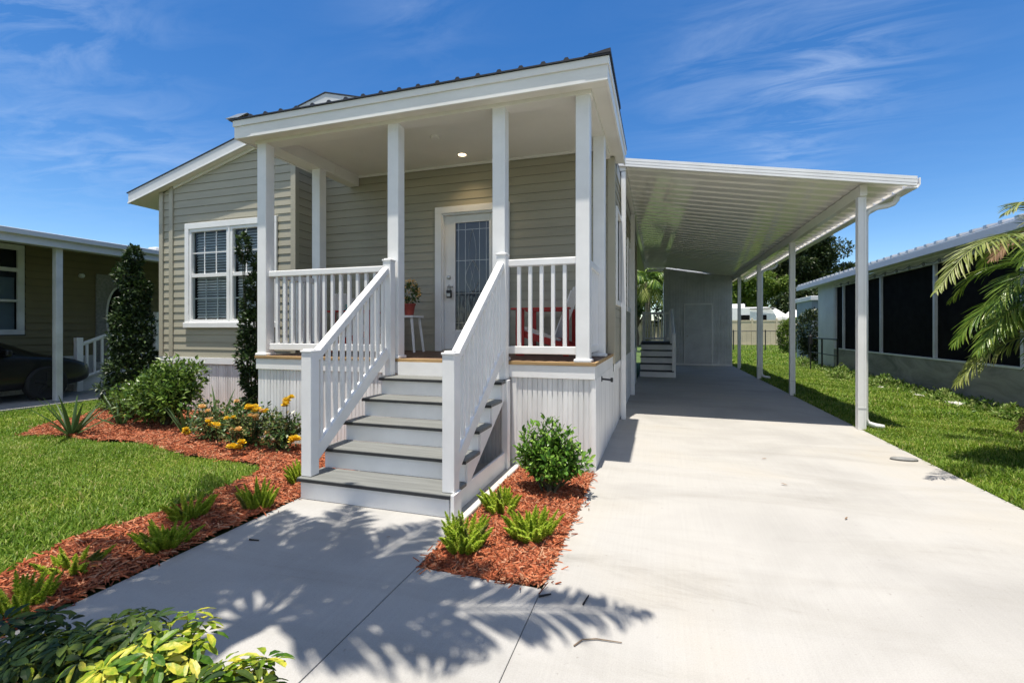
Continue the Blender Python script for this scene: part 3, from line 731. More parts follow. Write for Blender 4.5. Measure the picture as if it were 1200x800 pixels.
# side windows under the carport (dark glass in white frames)
for u0, u1, z0, z1 in (SW, SW2):
    w = MB(); y0, y1 = YD + u0, YD + u1
    w.box(HX1 - .02, HX1 + .035, y0, y1, z1 - .07, z1); w.box(HX1 - .02, HX1 + .035, y0, y1, z0, z0 + .07); w.box(HX1 - .02, HX1 + .035, y0, y0 + .07, z0 + .07, z1 - .07); w.box(HX1 - .02, HX1 + .035, y1 - .07, y1, z0 + .07, z1 - .07)
    wi = w.build('window', M['white_vinyl'], house, bevel=0.004)
    p = MB(); p.box(HX1 - .015, HX1 - .005, y0 + .07, y1 - .07, z0 + .07, z1 - .07); p.build('pane', M['screen'], wi)
# front door
dx0, dx1 = -3.165, -2.215
df = MB()
df.box(-3.29, -3.185, YD - 0.05, YD - 0.012, 1.07, 3.17); df.box(-2.195, -2.09, YD - 0.05, YD - 0.012, 1.07, 3.17); df.box(-3.29, -2.09, YD - 0.05, YD - 0.012, 3.17, 3.27)
df.box(-3.185, dx0, YD - 0.03, YD + 0.12, 1.07, 3.17); df.box(dx1, -2.195, YD - 0.03, YD + 0.12, 1.07, 3.17); df.box(dx0, dx1, YD - 0.03, YD + 0.12, 3.145, 3.168)
df.build('door_casing', M['white_vinyl'], house, bevel=0.004)
th = MB(); th.box(dx0, dx1, YD - 0.06, YD + 0.06, 1.07, 1.095); th.build('threshold', M['steel'], house)
GX0, GX1, GZ0, GZ1 = -2.985, -2.425, 1.39, 3.03
d_ = MB(); yd0, yd1 = YD + 0.035, YD + 0.08
d_.box(dx0, GX0, yd0, yd1, 1.098, 3.143); d_.box(GX1, dx1, yd0, yd1, 1.098, 3.143); d_.box(GX0, GX1, yd0, yd1, 1.098, GZ0); d_.box(GX0, GX1, yd0, yd1, GZ1, 3.143)
door = d_.build('front_door', M['white_vinyl'], house, bevel=0.003)
gg = MB(); gg.box(GX0, GX1, yd0 + .012, yd0 + .022, GZ0, GZ1); gg.build('door_glass', M['door_glass'], door)
gf = MB()
for a in ((GX0 - .035, GX0 + .004, GZ0 - .035, GZ1 + .035), (GX1 - .004, GX1 + .035, GZ0 - .035, GZ1 + .035)): gf.box(a[0], a[1], yd0 - .012, yd0 - .001, a[2], a[3])
gf.box(GX0 + .004, GX1 - .004, yd0 - .012, yd0 - .001, GZ0 - .035, GZ0 + .004); gf.box(GX0 + .004, GX1 - .004, yd0 - .012, yd0 - .001, GZ1 - .004, GZ1 + .035)
gf.build('glass_frame', M['white_vinyl'], door, bevel=0.003)
ca = MB()
for x in (-2.93, -2.82, -2.59, -2.48): ca.box(x - .003, x + .003, yd0 + .006, yd0 + .0115, GZ0, GZ1)
for z in (1.5, 1.95, 2.45, 2.92): ca.box(GX0, GX1, yd0 + .007, yd0 + .0108, z - .003, z + .003)
for s_ in (-1, 1):
    ca.tube([(-2.705 + s_ * .11 * math.sin(t * math.pi), yd0 + .008, 1.95 + .5 * t) for t in np.linspace(0, 1, 14)], 0.003, 5)
    ca.tube([(-2.705 + s_ * .06 * math.sin(t * 2 * math.pi), yd0 + .008, 1.5 + 1.42 * t) for t in np.linspace(0, 1, 24)], 0.0025, 5)
ca.build('leading', M['steel'], door)
db = MB(); db.lathe((-3.09, yd0 - .028, 2.20), [(0.012, 0), (0.030, 0.004), (0.034, 0.02), (0.034, 0.027)], 16, 'y'); db.build('deadbolt', M['steel'], door, smooth=False)
hn = MB(); hn.lathe((-3.09, yd0 - .012, 2.05), [(0.03, 0), (0.032, 0.011)], 16, 'y'); hn.tube([(-3.09, yd0 - .01, 2.05), (-3.09, yd0 - .055, 2.05), (-3.0, yd0 - .06, 2.05)], 0.011, 8); hn.build('door_handle', M['steel'], door)
settle(house, (RX, YD, 0))
lb = thing('lock_box', 'dark grey key lock box hanging from the front door handle', 'lock box')
b = MB(); b.box(-3.10, -3.02, yd0 - .085, yd0 - .040, 1.88, 2.0); b.build('case', M['black_metal'], lb, bevel=0.012)
b = MB(); b.tube([(-3.085, yd0 - .062, 1.995), (-3.085, yd0 - .062, 2.055), (-3.07, yd0 - .062, 2.075), (-3.05, yd0 - .062, 2.075), (-3.035, yd0 - .062, 2.055), (-3.035, yd0 - .062, 1.995)], 0.006, 8); b.build('shackle', M['steel'], lb)
b = MB(); b.box(-3.09, -3.03, yd0 - .089, yd0 - .0855, 1.90, 1.95); b.build('dial', M['steel'], lb)
settle(lb, (-3.06, yd0 - .06, 1.88))

# ------------------------------------------------------------------ front porch
porch = thing('front_porch', 'raised white porch with square posts, flat roof and ribbed skirting', 'porch')
DZ = 1.07; PX0, PX1, PY0 = -4.86, -0.595, 4.60
dk = MB(); y = PY0 + 0.06
while y < YD - 0.05:
    dk.box(PX0 + .03, PX1 - .03, y, min(y + 0.136, YD - 0.052), DZ - 0.03, DZ); y += 0.142
dk.build('deck', M['deck'], porch, bevel=0.003)
de = MB(); de.box(PX0, PX1, PY0, PY0 + 0.055, DZ - 0.032, DZ + 0.002); de.box(PX1 - 0.028, PX1, PY0 + 0.057, YD - 0.05, DZ - 0.032, DZ + 0.002); de.box(PX0, PX0 + .028, PY0 + .057, YD - .7, DZ - .032, DZ + .002)
de.build('deck_edge', M['wood_edge'], porch, bevel=0.004)
rb = MB(); rb.box(PX0 + .01, PX1 - .01, PY0 + .012, PY0 + .04, 0.905, DZ - .033); rb.box(PX1 - .04, PX1 - .012, PY0 + .042, YD, 0.905, DZ - .033); rb.box(PX0 + .012, PX0 + .04, PY0 + .042, YL, 0.905, DZ - .033)
rb.build('rim_board', M['white_vinyl'], porch, bevel=0.003)
for (o, d, out, L) in (((PX0 + .02, PY0 + .045, 0), (1, 0, 0), (0, -1, 0), 2.0), ((-1.46, PY0 + .045, 0), (1, 0, 0), (0, -1, 0), PX1 - .02 + 1.46), ((PX1 - .022, PY0 + .05, 0), (0, 1, 0), (1, 0, 0), YD - PY0 - .05), ((PX0 + .04, YL, 0), (0, -1, 0), (-1, 0, 0), YL - PY0 - .05), ((-2.86, PY0 + .06, 0), (1, 0, 0), (0, -1, 0), 1.4)):
    s_ = MB(); ribbed(s_, o, d, out, L, -0.04, 0.906); s_.build('skirting', M['skirt'], porch)
ct = MB(); ct.box(PX1 - .05, PX1 - .004, PY0 + .026, PY0 + .07, -.03, 0.904); ct.box(-1.475, -1.42, PY0 + .022, PY0 + .05, -.03, 0.904); ct.build('skirting_trim', M['white_vinyl'], porch, bevel=0.004)
BZ = 3.73
def post(x, y, w=0.07):
    p = MB(); p.box(x - w, x + w, y - w, y + w, DZ + 0.003, BZ + 0.01)
    o = p.build('porch_post', M['white_vinyl'], porch, bevel=0.008)
    q = MB(); q.box(x - w - .018, x + w + .018, y - w - .018, y + w + .018, DZ + 0.002, DZ + 0.035); q.build('post_collar', M['white_vinyl'], o, bevel=0.01)
PYc = PY0 + 0.09
for x, y in ((-4.77, PYc), (-2.885, PYc), (-1.615, PYc), (-0.73, PYc), (-4.77, 5.66), (-0.70, 5.74)): post(x, y)
bm_ = MB(); bm_.box(-4.86, -0.64, PYc - .085, PYc + .10, BZ, 3.92); bm_.box(-4.86, -4.675, PYc + .102, YD - .6, BZ + .003, 3.92); bm_.box(-4.86, -4.675, YD - .598, YD - .02, BZ + .003, 3.92); bm_.box(-0.80, -0.64, PYc + .102, YD - .02, BZ + .003, 3.92)
bm_.build('beam', M['soffit'], porch, bevel=0.004)
RXL, RXR, RY0, RZB, RZT = -5.02, -0.465, 4.45, 3.755, 3.975
cl = MB(); cl.box(-4.67, -0.805, PYc + .105, YD - .02, 3.90, 3.915); cl.build('ceiling', M['ceiling'], porch)
tm = MB(); tm.box(-4.67, -0.805, YD - .045, YD - .021, 3.865, 3.899); tm.build('ceiling_trim', M['white_paint'], porch)
sf = MB(); sf.box(RXL + .02, RXR - .02, RY0 + .02, PYc - .086, RZB + .015, RZB + .025); sf.box(-0.639, RXR - .02, PYc - .084, YD + .3, RZB + .015, RZB + .025); sf.box(RXL + .02, -4.861, PYc - .084, YL - .12, RZB + .015, RZB + .025); sf.build('soffit', M['soffit'], porch)
fc = MB(); fc.box(RXL, RXR, RY0, RY0 + .022, RZB, RZT); fc.box(RXR - .022, RXR, RY0 + .024, YD + .35, RZB, RZT); fc.box(RXL, RXL + .022, RY0 + .024, YL - .15, RZB, RZT); fc.build('fascia', M['white_paint'], porch, bevel=0.003)
fc = MB(); fc.box(RXL - .012, RXR + .012, RY0 - .014, RY0 - .001, RZT - .075, RZT); fc.box(RXR + .001, RXR + .014, RY0, YD + .35, RZT - .075, RZT); fc.build('fascia_cap', M['white_paint'], porch, bevel=0.003)
pr = MB(); pr.box(RXL - .06, RXR + .02, RY0 - .03, YL - .14, RZT + .003, RZT + .017); pr.box(RX, RXR + .02, YL - .138, YD + .4, RZT + .003, RZT + .017)
x = RXL + .05
while x < RXR:
    pr.prism([(x - .03, RY0 - .03, RZT + .017), (x + .03, RY0 - .03, RZT + .017), (x + .014, RY0 - .03, RZT + .04), (x - .014, RY0 - .03, RZT + .04)], (0, YL - .14 - RY0 + .03, 0)); x += 0.2286
pr.build('roof', M['roof_dark'], porch)
# lifted metal flaps at both front corners of the roof
fp = MB(); fp.prism([(RXR - .22, RY0 - .035, RZT + .018), (RXR + .03, RY0 - .035, RZT + .018), (RXR + .03, RY0 - .035, RZT + .055), (RXR - .02, RY0 - .035, RZT + .05)], (0, 1.2, 0)); fp.build('roof_flap', M['roof_dark'], porch)
fp = MB(); fp.prism([(RXL - .10, RY0 - .04, RZT + .03), (RXL + .10, RY0 - .04, RZT + .02), (RXL + .25, RY0 - .04, RZT + .055), (RXL + .1, RY0 - .04, RZT + .06)], (0, .5, 0)); fp.build('roof_flap', M['roof_silver'], porch)
# railings between the posts
def railing(a, b, along, pos, z=DZ):
    """guard rail from a to b along 'x' or 'y' at the other coordinate pos"""
    def bx(m, u0, u1, h, z0, z1):
        if along == 'x': m.box(u0, u1, pos - h, pos + h, z0, z1)
        else: m.box(pos - h, pos + h, u0, u1, z0, z1)
    t = MB(); bx(t, a, b, .034, z + .99, z + 1.065); r = t.build('railing', M['white_vinyl'], porch, bevel=0.01)
    t = MB(); bx(t, a, b, .022, z + .075, z + .155); t.build('bottom_rail', M['white_vinyl'], r, bevel=0.006)
    n = max(1, int(round((b - a) / 0.118)) - 1)
    for i in range(n):
        u = a + (b - a) * (i + 1) / (n + 1)
        t = MB()
        t2 = .019
        bx(t, u - t2, u + t2, t2, z + .15, z + .995); t.build('baluster', M['white_vinyl'], r, bevel=0.004)
railing(-4.70, -2.925, 'x', PYc); railing(-1.53, -0.80, 'x', PYc)
railing(PYc + .07, 5.59, 'y', -4.77); railing(PYc + .07, 5.67, 'y', -0.72); railing(5.73, YL - .05 + .5, 'y', -4.80) if False else None
# recessed lamp, smoke alarm, hose hook
rl = MB(); rl.lathe((-2.68, 6.10, 3.885), [(0.057, 0.0), (0.08, 0.004), (0.08, 0.014)], 24); lamp = rl.build('ceiling_light', M['white_vinyl'], porch)
rl = MB(); rl.lathe((-2.68, 6.10, 3.882), [(0.0, 0.0), (0.055, 0.0), (0.055, 0.002)], 24); rl.build('lamp_lens', M['lamp'], lamp)
sl = bpy.data.lights.new('lamp_glow', 'SPOT'); sl.energy = 9; sl.color = (1, 0.72, 0.40); sl.spot_size = R(120); sl.spot_blend = 0.8; sl.shadow_soft_size = 0.05
slo = bpy.data.objects.new('lamp_glow', sl); COL.objects.link(slo); slo.parent = porch; slo.location = (-2.68, 6.10, 3.86)
sm = MB(); sm.lathe((-2.78, 5.45, 3.872), [(0.045, 0.0), (0.06, 0.006), (0.065, 0.028)], 20); sm.build('smoke_alarm', M['soffit'], porch)
hk = MB(); hk.tube([(PX1 - .012, 5.15, 0.86), (PX1 + .05, 5.15, 0.855), (PX1 + .11, 5.15, 0.85)], 0.011, 8); hk.tube([(PX1 + .1, 5.15, 0.83), (PX1 + .1, 5.15, 0.875)], 0.014, 8); hk.lathe((PX1 - .014, 5.15, .86), [(.03, 0), (.03, .012)], 12, 'x'); hk.build('hose_tap', M['black_metal'], porch)
settle(porch, (-2.7, 4.6, 0))

# ------------------------------------------------------------------ front steps
steps = thing('front_steps', 'straight flight of grey treads with white risers and picket handrails', 'steps')
SX0, SX1, SY0, RUN, RISE = -2.86, -1.472, 3.13, 0.294, 0.178
for k in range(5):
    yf = SY0 + RUN * k; zt = RISE * (k + 1)
    r = MB(); r.box(SX0 + .02, SX1 - .02, yf + .022, yf + .042, zt - RISE + (.002 if k == 0 else .001), zt - .032); r.build('riser', M['white_vinyl'], steps)
    t = MB(); t.box(SX0, SX1, yf, min(yf + RUN + .02, PY0 - .005), zt - .030, zt); tr_ = t.build('tread', M['tread'], steps, bevel=0.006)
    t = MB(); t.box(SX0 - .001, SX1 + .001, yf - .004, yf - .0005, zt - .032, zt - .008); t.build('nosing', M['tread_dark'], tr_)
r = MB(); r.box(-2.80, SX1 - .02, PY0 - .012, PY0 + .010, RISE * 5 + .001, DZ - .033); r.build('riser', M['white_vinyl'], steps)
# bottom box sides and notched stringers
bs_ = MB(); bs_.box(SX0 + .002, SX0 + .018, SY0 + .044, SY0 + RUN + .02, -.02, RISE - .031); bs_.box(SX1 - .018, SX1 - .002, SY0 + .044, SY0 + .16, -.02, RISE - .031); bs_.build('side_board', M['white_vinyl'], steps)
for x in (SX0 + .008, SX1 - .033):
    pts = [(x, SY0 + .20, 0.0)]
    for k in range(5):
        yf = SY0 + RUN * k + .045; zt = RISE * (k + 1) - .032
        if k: pts.append((x, yf, RISE * k - .032))
        pts.append((x, yf, zt))
    pts += [(x, PY0 - .02, RISE * 5 - .032), (x, PY0 - .02, .795)]
    pts[0] = (x, SY0 + .045, 0.0); pts.append((x, SY0 + .15, 0.0))
    s_ = MB(); s_.prism(pts, (.025, 0, 0)); s_.build('stringer', M['white_vinyl'], steps, fix=True)
s_ = MB(); s_.box(SX1 - .03, SX1 - .006, SY0 + .20, 4.42, .0, .165); s_.build('base_board', M['white_vinyl'], steps, bevel=0.003)
s_ = MB(); s_.box(SX1 - .045, SX1 + .02, 4.43, 4.52, .0, DZ - .18); s_.build('support_post', M['white_vinyl'], steps, bevel=0.004)
def newel(x, y, z0, z1, w=0.05):
    m = MB(); m.box(x - w, x + w, y - w, y + w, z0, z1); o = m.build('newel_post', M['white_vinyl'], steps, bevel=0.006)
    m = MB(); m.box(x - w - .007, x + w + .007, y - w - .007, y + w + .007, z1 - .006, z1 + .012); m.box(x - w * .8, x + w * .8, y - w * .8, y + w * .8, z1 + .0125, z1 + .024); m.build('newel_cap', M['white_vinyl'], o, bevel=0.005)
for x, zb in ((-2.80, RISE), (-1.505, RISE)):
    newel(x, 3.215, zb + .002, 1.215); newel(x - (.08 if x < -2 else .035), 4.535, RISE * 5, 2.165)
    xe = x - (.08 if x < -2 else .035)
    A = np.array([x, 3.265, 1.165]); B = np.array([xe, 4.485, 2.06])
    d = B - A; L = np.linalg.norm(d); d /= L; sidev = np.cross(d, (0, 0, 1)); sidev /= np.linalg.norm(sidev); upv = np.cross(sidev, d)
    m = MB(); m.obox((A + B) / 2, d * L / 2, sidev * .036, upv * .036); hr = m.build('handrail', M['white_vinyl'], steps, bevel=0.01)
    A2 = np.array([x, 3.265, 0.34]); B2 = np.array([xe, 4.485, 1.15])
    d2 = B2 - A2; L2 = np.linalg.norm(d2); d2 /= L2; up2 = np.cross(sidev, d2)
    m = MB(); m.obox((A2 + B2) / 2, d2 * L2 / 2, sidev * .026, up2 * .06); m.build('lower_rail', M['white_vinyl'], hr, bevel=0.006)
    for i in range(11):
        t = (i + .75) / 11.5; c0 = A2 + (B2 - A2) * t; c1 = A + (B - A) * t
        m = MB(); m.box(c0[0] - .017, c0[0] + .017, c0[1] - .017, c0[1] + .017, c0[2] + .02, c1[2] - .01); m.build('baluster', M['white_vinyl'], hr, bevel=0.003)
# corner board running to the ground below the right newel
m = MB(); m.box(SX1 + .0005, SX1 + .03, 3.135, 3.27, .0, RISE + .0); m.build('corner_board', M['white_vinyl'], steps, bevel=0.003)
settle(steps, (-2.16, 3.13, 0))

# ------------------------------------------------------------------ things on the porch
def chair(name, label, x, y, face):
    """low wooden slat chair; built facing -X, face=+1 keeps it, -1 turns it to face +X"""
    t = thing(name, label, 'chair', 'red and white porch chairs')
    m = MB()
    for i in range(5): m.obox((-.27 + .095 * i, 0, .34 - .035 * i), (.043, 0, -.014), (0, .26, 0), (0, 0, .010))
    m.build('seat', M['white_paint'], t, bevel=0.003)
    m = MB()
    for i in range(6):
        yy = -.23 + .092 * i; h = .70 - .9 * yy * yy * 1.6
        m.prism([(.15, yy - .042, .22), (.15, yy + .042, .22), (.15 + h * .36, yy + .042, .22 + h * .95), (.15 + h * .36, yy - .042, .22 + h * .95)], (.02, 0, 0))
    bk = m.build('backrest', M['white_paint'], t, bevel=0.003, fix=True)
    m = MB(); m.obox((.235 + .03, 0, .60), (.011, 0, .03), (0, .12, 0), (.01, 0, 0)); m.obox((.285, 0, .68), (.009, 0, .022), (0, .07, 0), (.01, 0, 0)); m.build('painted_shell', M['teal'], bk)
    for s_ in (-1, 1):
        m = MB(); m.box(-.36, .38, s_ * .33 - .065, s_ * .33 + .065, .575, .60); m.build('armrest', M['red'], t, bevel=0.006)
        m = MB(); m.box(-.32, -.21, s_ * .30 - .014, s_ * .30 + .014, 0, .573); m.build('leg', M['red'], t, bevel=0.003)
        m = MB(); m.box(.29, .36, s_ * .30 - .014, s_ * .30 + .014, 0, .573); m.build('leg', M['red'], t, bevel=0.003)
        m = MB(); m.prism([(-.33, s_ * .275 - .012, .26), (-.33, s_ * .275 - .012, .345), (.45, s_ * .275 - .012, .12), (.45, s_ * .275 - .012, .03)], (0, .024, 0)); m.build('side_rail', M['red'], t, fix=True)
    t.location = (x, y, DZ + .002); t.rotation_euler = (0, 0, 0 if face > 0 else math.pi)
    return t
chair('porch_chair', 'red framed white slat chair behind the pickets beside the driveway corner', -1.42, 5.95, 1)
chair('porch_chair', 'red framed white slat chair behind the railing nearest the house window', -4.18, 5.95, -1)
st = thing('plant_stand', 'small white splay legged stool holding a red flower pot by the door', 'stool')
m = MB(); m.box(-.20, .20, -.16, .16, .50, .53); m.build('seat', M['white_paint'], st, bevel=0.004)
for sx in (-1, 1):
    for sy in (-1, 1):
        m = MB(); m.tube([(sx * .15, sy * .11, .50), (sx * .21, sy * .14, 0)], [.022, .018], 6); m.build('leg', M['white_paint'], st)
st.location = (-3.55, 6.05, DZ + .002)
pot = thing('flower_pot', 'red pot of orange flowers standing on the white stool', 'flower pot')
m = MB(); m.lathe((0, 0, 0), [(.06, 0), (.085, .15), (.095, .15), (.095, .175), (.08, .175), (.075, .15), (.0, .15)], 20); m.build('pot', M['terracotta'], pot)
P, d = blob_points(260, (0, 0, .32), (.16, .16, .16), .3, seed=3)
m = MB(); leaf_cloud(m, P, d + rand_dirs(260) * .6, rand_dirs(260), .06, .03); m.build('foliage', M['rose_leaf'], pot)
P, d = blob_points(120, (0, 0, .36), (.17, .17, .18), .8, seed=4)
m = MB(); leaf_cloud(m, P, d + rand_dirs(120) * .5, rand_dirs(120), .035, .03); m.build('blossom', M['orange_petal'], pot)
pot.location = (-3.50, 6.05, DZ + .533)

# ------------------------------------------------------------------ carport
cp = thing('carport', 'white aluminium carport roof on slim posts attached to the house side', 'carport')
CY0, CY1, CX0, CX1 = 7.40, 20.0, -0.63, 3.21
cz = lambda x: 4.0 - 0.1745 * (x + 0.63)
def pans():
    """ribbed pan sheet: profile along Y, ribs run down the slope"""
    mb = MB(); y = CY0 + 0.03; prof = []
    while y < CY1 - .01:
        prof += [(y, 0), (y + .195, 0), (y + .212, .05), (y + .288, .05)]; y += 0.3055
    n = len(prof); V = []
    for yy, h in prof:
        V += [(CX0, yy, cz(CX0) + h), (CX1 - .02, yy, cz(CX1 - .02) + h), (CX0, yy, cz(CX0) + h + .05), (CX1 - .02, yy, cz(CX1 - .02) + h + .05)]
    F = []
    for i in range(n - 1):
        a, b = 4 * i, 4 * i + 4
        F += [(a, b, b + 1, a + 1), (a + 2, a + 3, b + 3, b + 2)]
    mb.add(V, F); return mb
pans().build('roof_panel', M['pan_white'], cp)
def sloped(mb, y0, y1, dz0, dz1, x0=CX0, x1=CX1):
    mb.prism([(x0, y0, cz(x0) + dz0), (x1, y0, cz(x1) + dz0), (x1, y0, cz(x1) + dz1), (x0, y0, cz(x0) + dz1)], (0, y1 - y0, 0))
f = MB(); sloped(f, CY0, CY0 + .02, -.055, .075)
for a, b in ((-.052, -.022), (-.014, .022), (.030, .072)): sloped(f, CY0 - .014, CY0 - .0005, a, b)
f.build('front_fascia', M['white_vinyl'], cp, fix=True)
g_ = MB(); zc = cz(CX1)
g_.prism([(CX1 - .10, CY0 + .021, zc - .075), (CX1 + .02, CY0 + .021, zc - .075), (CX1 + .05, CY0 + .021, zc - .03), (CX1 + .05, CY0 + .021, zc + .06), (CX1 + .035, CY0 + .021, zc + .06), (CX1 + .035, CY0 + .021, zc - .025), (CX1 + .015, CY0 + .021, zc - .06), (CX1 - .10, CY0 + .021, zc - .06)], (0, CY1 - CY0, 0))
g_.build('gutter', M['white_vinyl'], cp, fix=True)
BXm = 2.70
b_ = MB(); b_.box(BXm - .045, BXm + .045, CY0 + .22, CY1 - .05, cz(BXm) - .165, cz(BXm) - .012); b_.build('beam', M['pan_white'], cp, bevel=0.005)
b_ = MB(); b_.box(CX0 + .02, CX0 + .13, CY0 + .03, CY1 - .03, cz(CX0) - .13, cz(CX0) - .02); b_.build('header', M['pan_white'], cp)
b_ = MB(); b_.box(CX0 + .14, 0.12, CY1 - .12, CY1 - .02, cz(0.1) - .10, cz(0.1) - .012); b_.build('rear_beam', M['pan_white'], cp)
for y in (7.72, 11.28, 14.75, 18.2):
    p = MB(); w = .05
    p.box(BXm - w, BXm + w, y - w, y + w, 0.001, cz(BXm) - .166); po = p.build('carport_post', M['white_vinyl'], cp, bevel=0.004)
    q = MB(); q.box(BXm - w - .004, BXm + w + .004, y - w - .004, y - w - .0005, .3, .31); q.box(BXm + .018, BXm + .022, y - w - .003, y - w - .0005, .05, cz(BXm) - .2); q.build('post_seam', M['old_white'], po)
for y, x, z0, w in ((7.45, -.535, 0.001, .035), (10.3, -.55, 0.001, .045)):
    p = MB(); p.box(x - w, x + w, y - w, y + w, z0, cz(x) - .13); p.build('carport_post', M['white_vinyl'], cp, bevel=0.008)
for y in (7.80, 14.83):
    xs = BXm + .05 + .03
    d_ = MB()
    d_.tube([(CX1 - .05, y, zc - .05), (CX1 - .06, y, zc - .12), (CX1 - .10, y, zc - .175), (CX1 - .17, y, zc - .20), (xs + .14, y, zc - .215), (xs + .05, y, zc - .25), (xs + .005, y, zc - .32), (xs, y, zc - .42), (xs, y, .30), (xs, y, .14), (xs + .03, y, .075), (xs + .12, y, .045), (xs + .22, y, .03)], .036, 10)
    d_.build('downspout', M['white_vinyl'], cp, smooth=True)
settle(cp, (1.2, 13.5, 0))

# ------------------------------------------------------------------ shed and rear steps
sh = thing('utility_shed', 'white metal storage shed closing the back of the carport', 'shed')
s_ = MB(); ribbed(s_, (0.15, 19.5, 0), (1, 0, 0), (0, -1, 0), 2.50, .02, 3.55, .2, .01)
V = s_.v[0]; V[:, 2] = np.where(V[:, 2] > 1, cz(V[:, 0]) - .03, V[:, 2])
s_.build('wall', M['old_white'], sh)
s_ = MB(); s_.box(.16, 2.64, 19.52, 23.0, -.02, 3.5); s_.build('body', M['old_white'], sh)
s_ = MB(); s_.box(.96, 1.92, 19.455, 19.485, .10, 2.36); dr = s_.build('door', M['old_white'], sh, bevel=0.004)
s_ = MB(); s_.box(.92, .958, 19.45, 19.486, .08, 2.40); s_.box(1.922, 1.96, 19.45, 19.486, .08, 2.40); s_.box(.92, 1.96, 19.45, 19.486, 2.362, 2.42); s_.build('door_frame', M['white_vinyl'], sh)
s_ = MB(); s_.lathe((1.04, 19.40, 1.15), [(.03, 0), (.035, .03), (.012, .04), (.012, .054)], 12, 'y'); s_.build('handle', M['steel'], dr)
s_ = MB(); s_.box(.15, 2.65, 19.47, 19.488, .0, .075); s_.build('sill_trim', M['white_vinyl'], sh)
settle(sh, (1.4, 19.5, 0))
rs = thing('side_steps', 'white steps with dark treads and landing rail inside the carport', 'steps')
ax0, ax1, ay = -.575, .40, 14.3
for k in range(5):
    zt = .19 * (k + 1); yf = ay + .27 * k
    m = MB(); m.box(ax0 + .02, ax1 - .02, yf + .02, yf + .04, zt - .19 + .002, zt - .032); m.build('riser', M['white_vinyl'], rs)
    m = MB(); m.box(ax0, ax1, yf, yf + .30, zt - .03, zt); m.build('tread', M['tread_dark'], rs)
m = MB(); m.box(ax0, ax1, ay + 1.36, ay + 2.7, .92, 1.0); m.build('landing', M['tread_dark'], rs)
m = MB(); m.box(ax1 - .04, ax1 - .02, ay + .05, ay + 2.7, .0, .18); m.box(ax1 - .04, ax1 - .02, ay + 1.4, ay + 2.7, .181, .90); m.build('side_board', M['white_vinyl'], rs)
for x, y, z0, z1 in ((ax1, ay + .06, .0, 1.28), (ax1 - .03, ay + 1.40, .95, 2.06), (ax0 + .05, ay + 2.66, .95, 2.02), (ax1 - .03, ay + 2.66, .95, 2.06)):
    m = MB(); m.box(x - .05, x + .05, y - .05, y + .05, z0, z1); m.build('newel_post', M['white_vinyl'], rs, bevel=0.006)
m = MB(); m.box(ax0 + .1, ax1 - .08, ay + 2.63, ay + 2.69, 1.93, 2.0); m.box(ax0 + .1, ax1 - .08, ay + 2.63, ay + 2.69, 1.06, 1.12); m.box(ax1 - .06, ax1, ay + 1.45, ay + 2.6, 1.93, 2.0); m.build('rail', M['white_vinyl'], rs)
for i in range(6):
    x = ax0 + .17 + i * .12; m = MB(); m.box(x - .018, x + .018, ay + 2.645, ay + 2.68, 1.121, 1.929); m.build('baluster', M['white_vinyl'], rs)
A = np.array([ax1, ay + .1, 1.22]); B = np.array([ax1 - .03, ay + 1.36, 2.0]); m = MB(); m.tube([A, B], .035, 6); m.build('handrail', M['white_vinyl'], rs)
settle(rs, (-.1, 14.3, 0))

# ------------------------------------------------------------------ neighbour behind the hedge side (far left in the view)
nb = thing('neighbour_house', 'ochre sided house with shaded open carport next to the lawn', 'house')
NX = -13.0
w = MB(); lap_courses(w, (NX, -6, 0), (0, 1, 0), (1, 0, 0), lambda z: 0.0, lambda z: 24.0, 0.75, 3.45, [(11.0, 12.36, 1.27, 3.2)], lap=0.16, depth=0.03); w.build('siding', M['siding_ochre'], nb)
w = MB(); w.box(NX - 6, NX - .25, -6, 18, 0, 3.4); w.build('inner_wall', M['dark_room'], nb)
w = MB(); ribbed(w, (NX + .01, -6, 0), (0, 1, 0), (1, 0, 0), 24, -.02, .75, .2); w.build('skirting', M['old_white'], nb)
w = MB(); w.box(NX + .002, NX + .03, -6, 18, .70, .79); w.build('starter_band', M['old_white'], nb)
y0, y1, z0, z1 = 5.05, 6.34, 1.29, 3.19
w = MB()
for a in ((y0, y1, z1 - .11, z1), (y0, y1, z0, z0 + .11), (y0, y0 + .11, z0 + .11, z1 - .11), (y1 - .11, y1, z0 + .11, z1 - .11), (y0 + .11, y1 - .11, 2.62, 2.70), (y0 + .11, y1 - .11, 1.98, 2.03)): w.box(NX - .02, NX + .04, *a)
wi = w.build('window', M['old_white'], nb, bevel=0.005)
w = MB(); w.add([(NX - .04, y0 + .1, z0 + .1), (NX - .04, y1 - .1, z0 + .1), (NX - .04, y1 - .1, z1 - .1), (NX - .04, y0 + .1, z1 - .1)], [(0, 1, 2, 3)]); w.build('pane', M['glass'], wi)
w = MB(); w.box(NX - .12, NX - .11, y0 + .1, y1 - .1, z0 + .1, 2.5); w.build('blind', M['blue_grey'], wi)
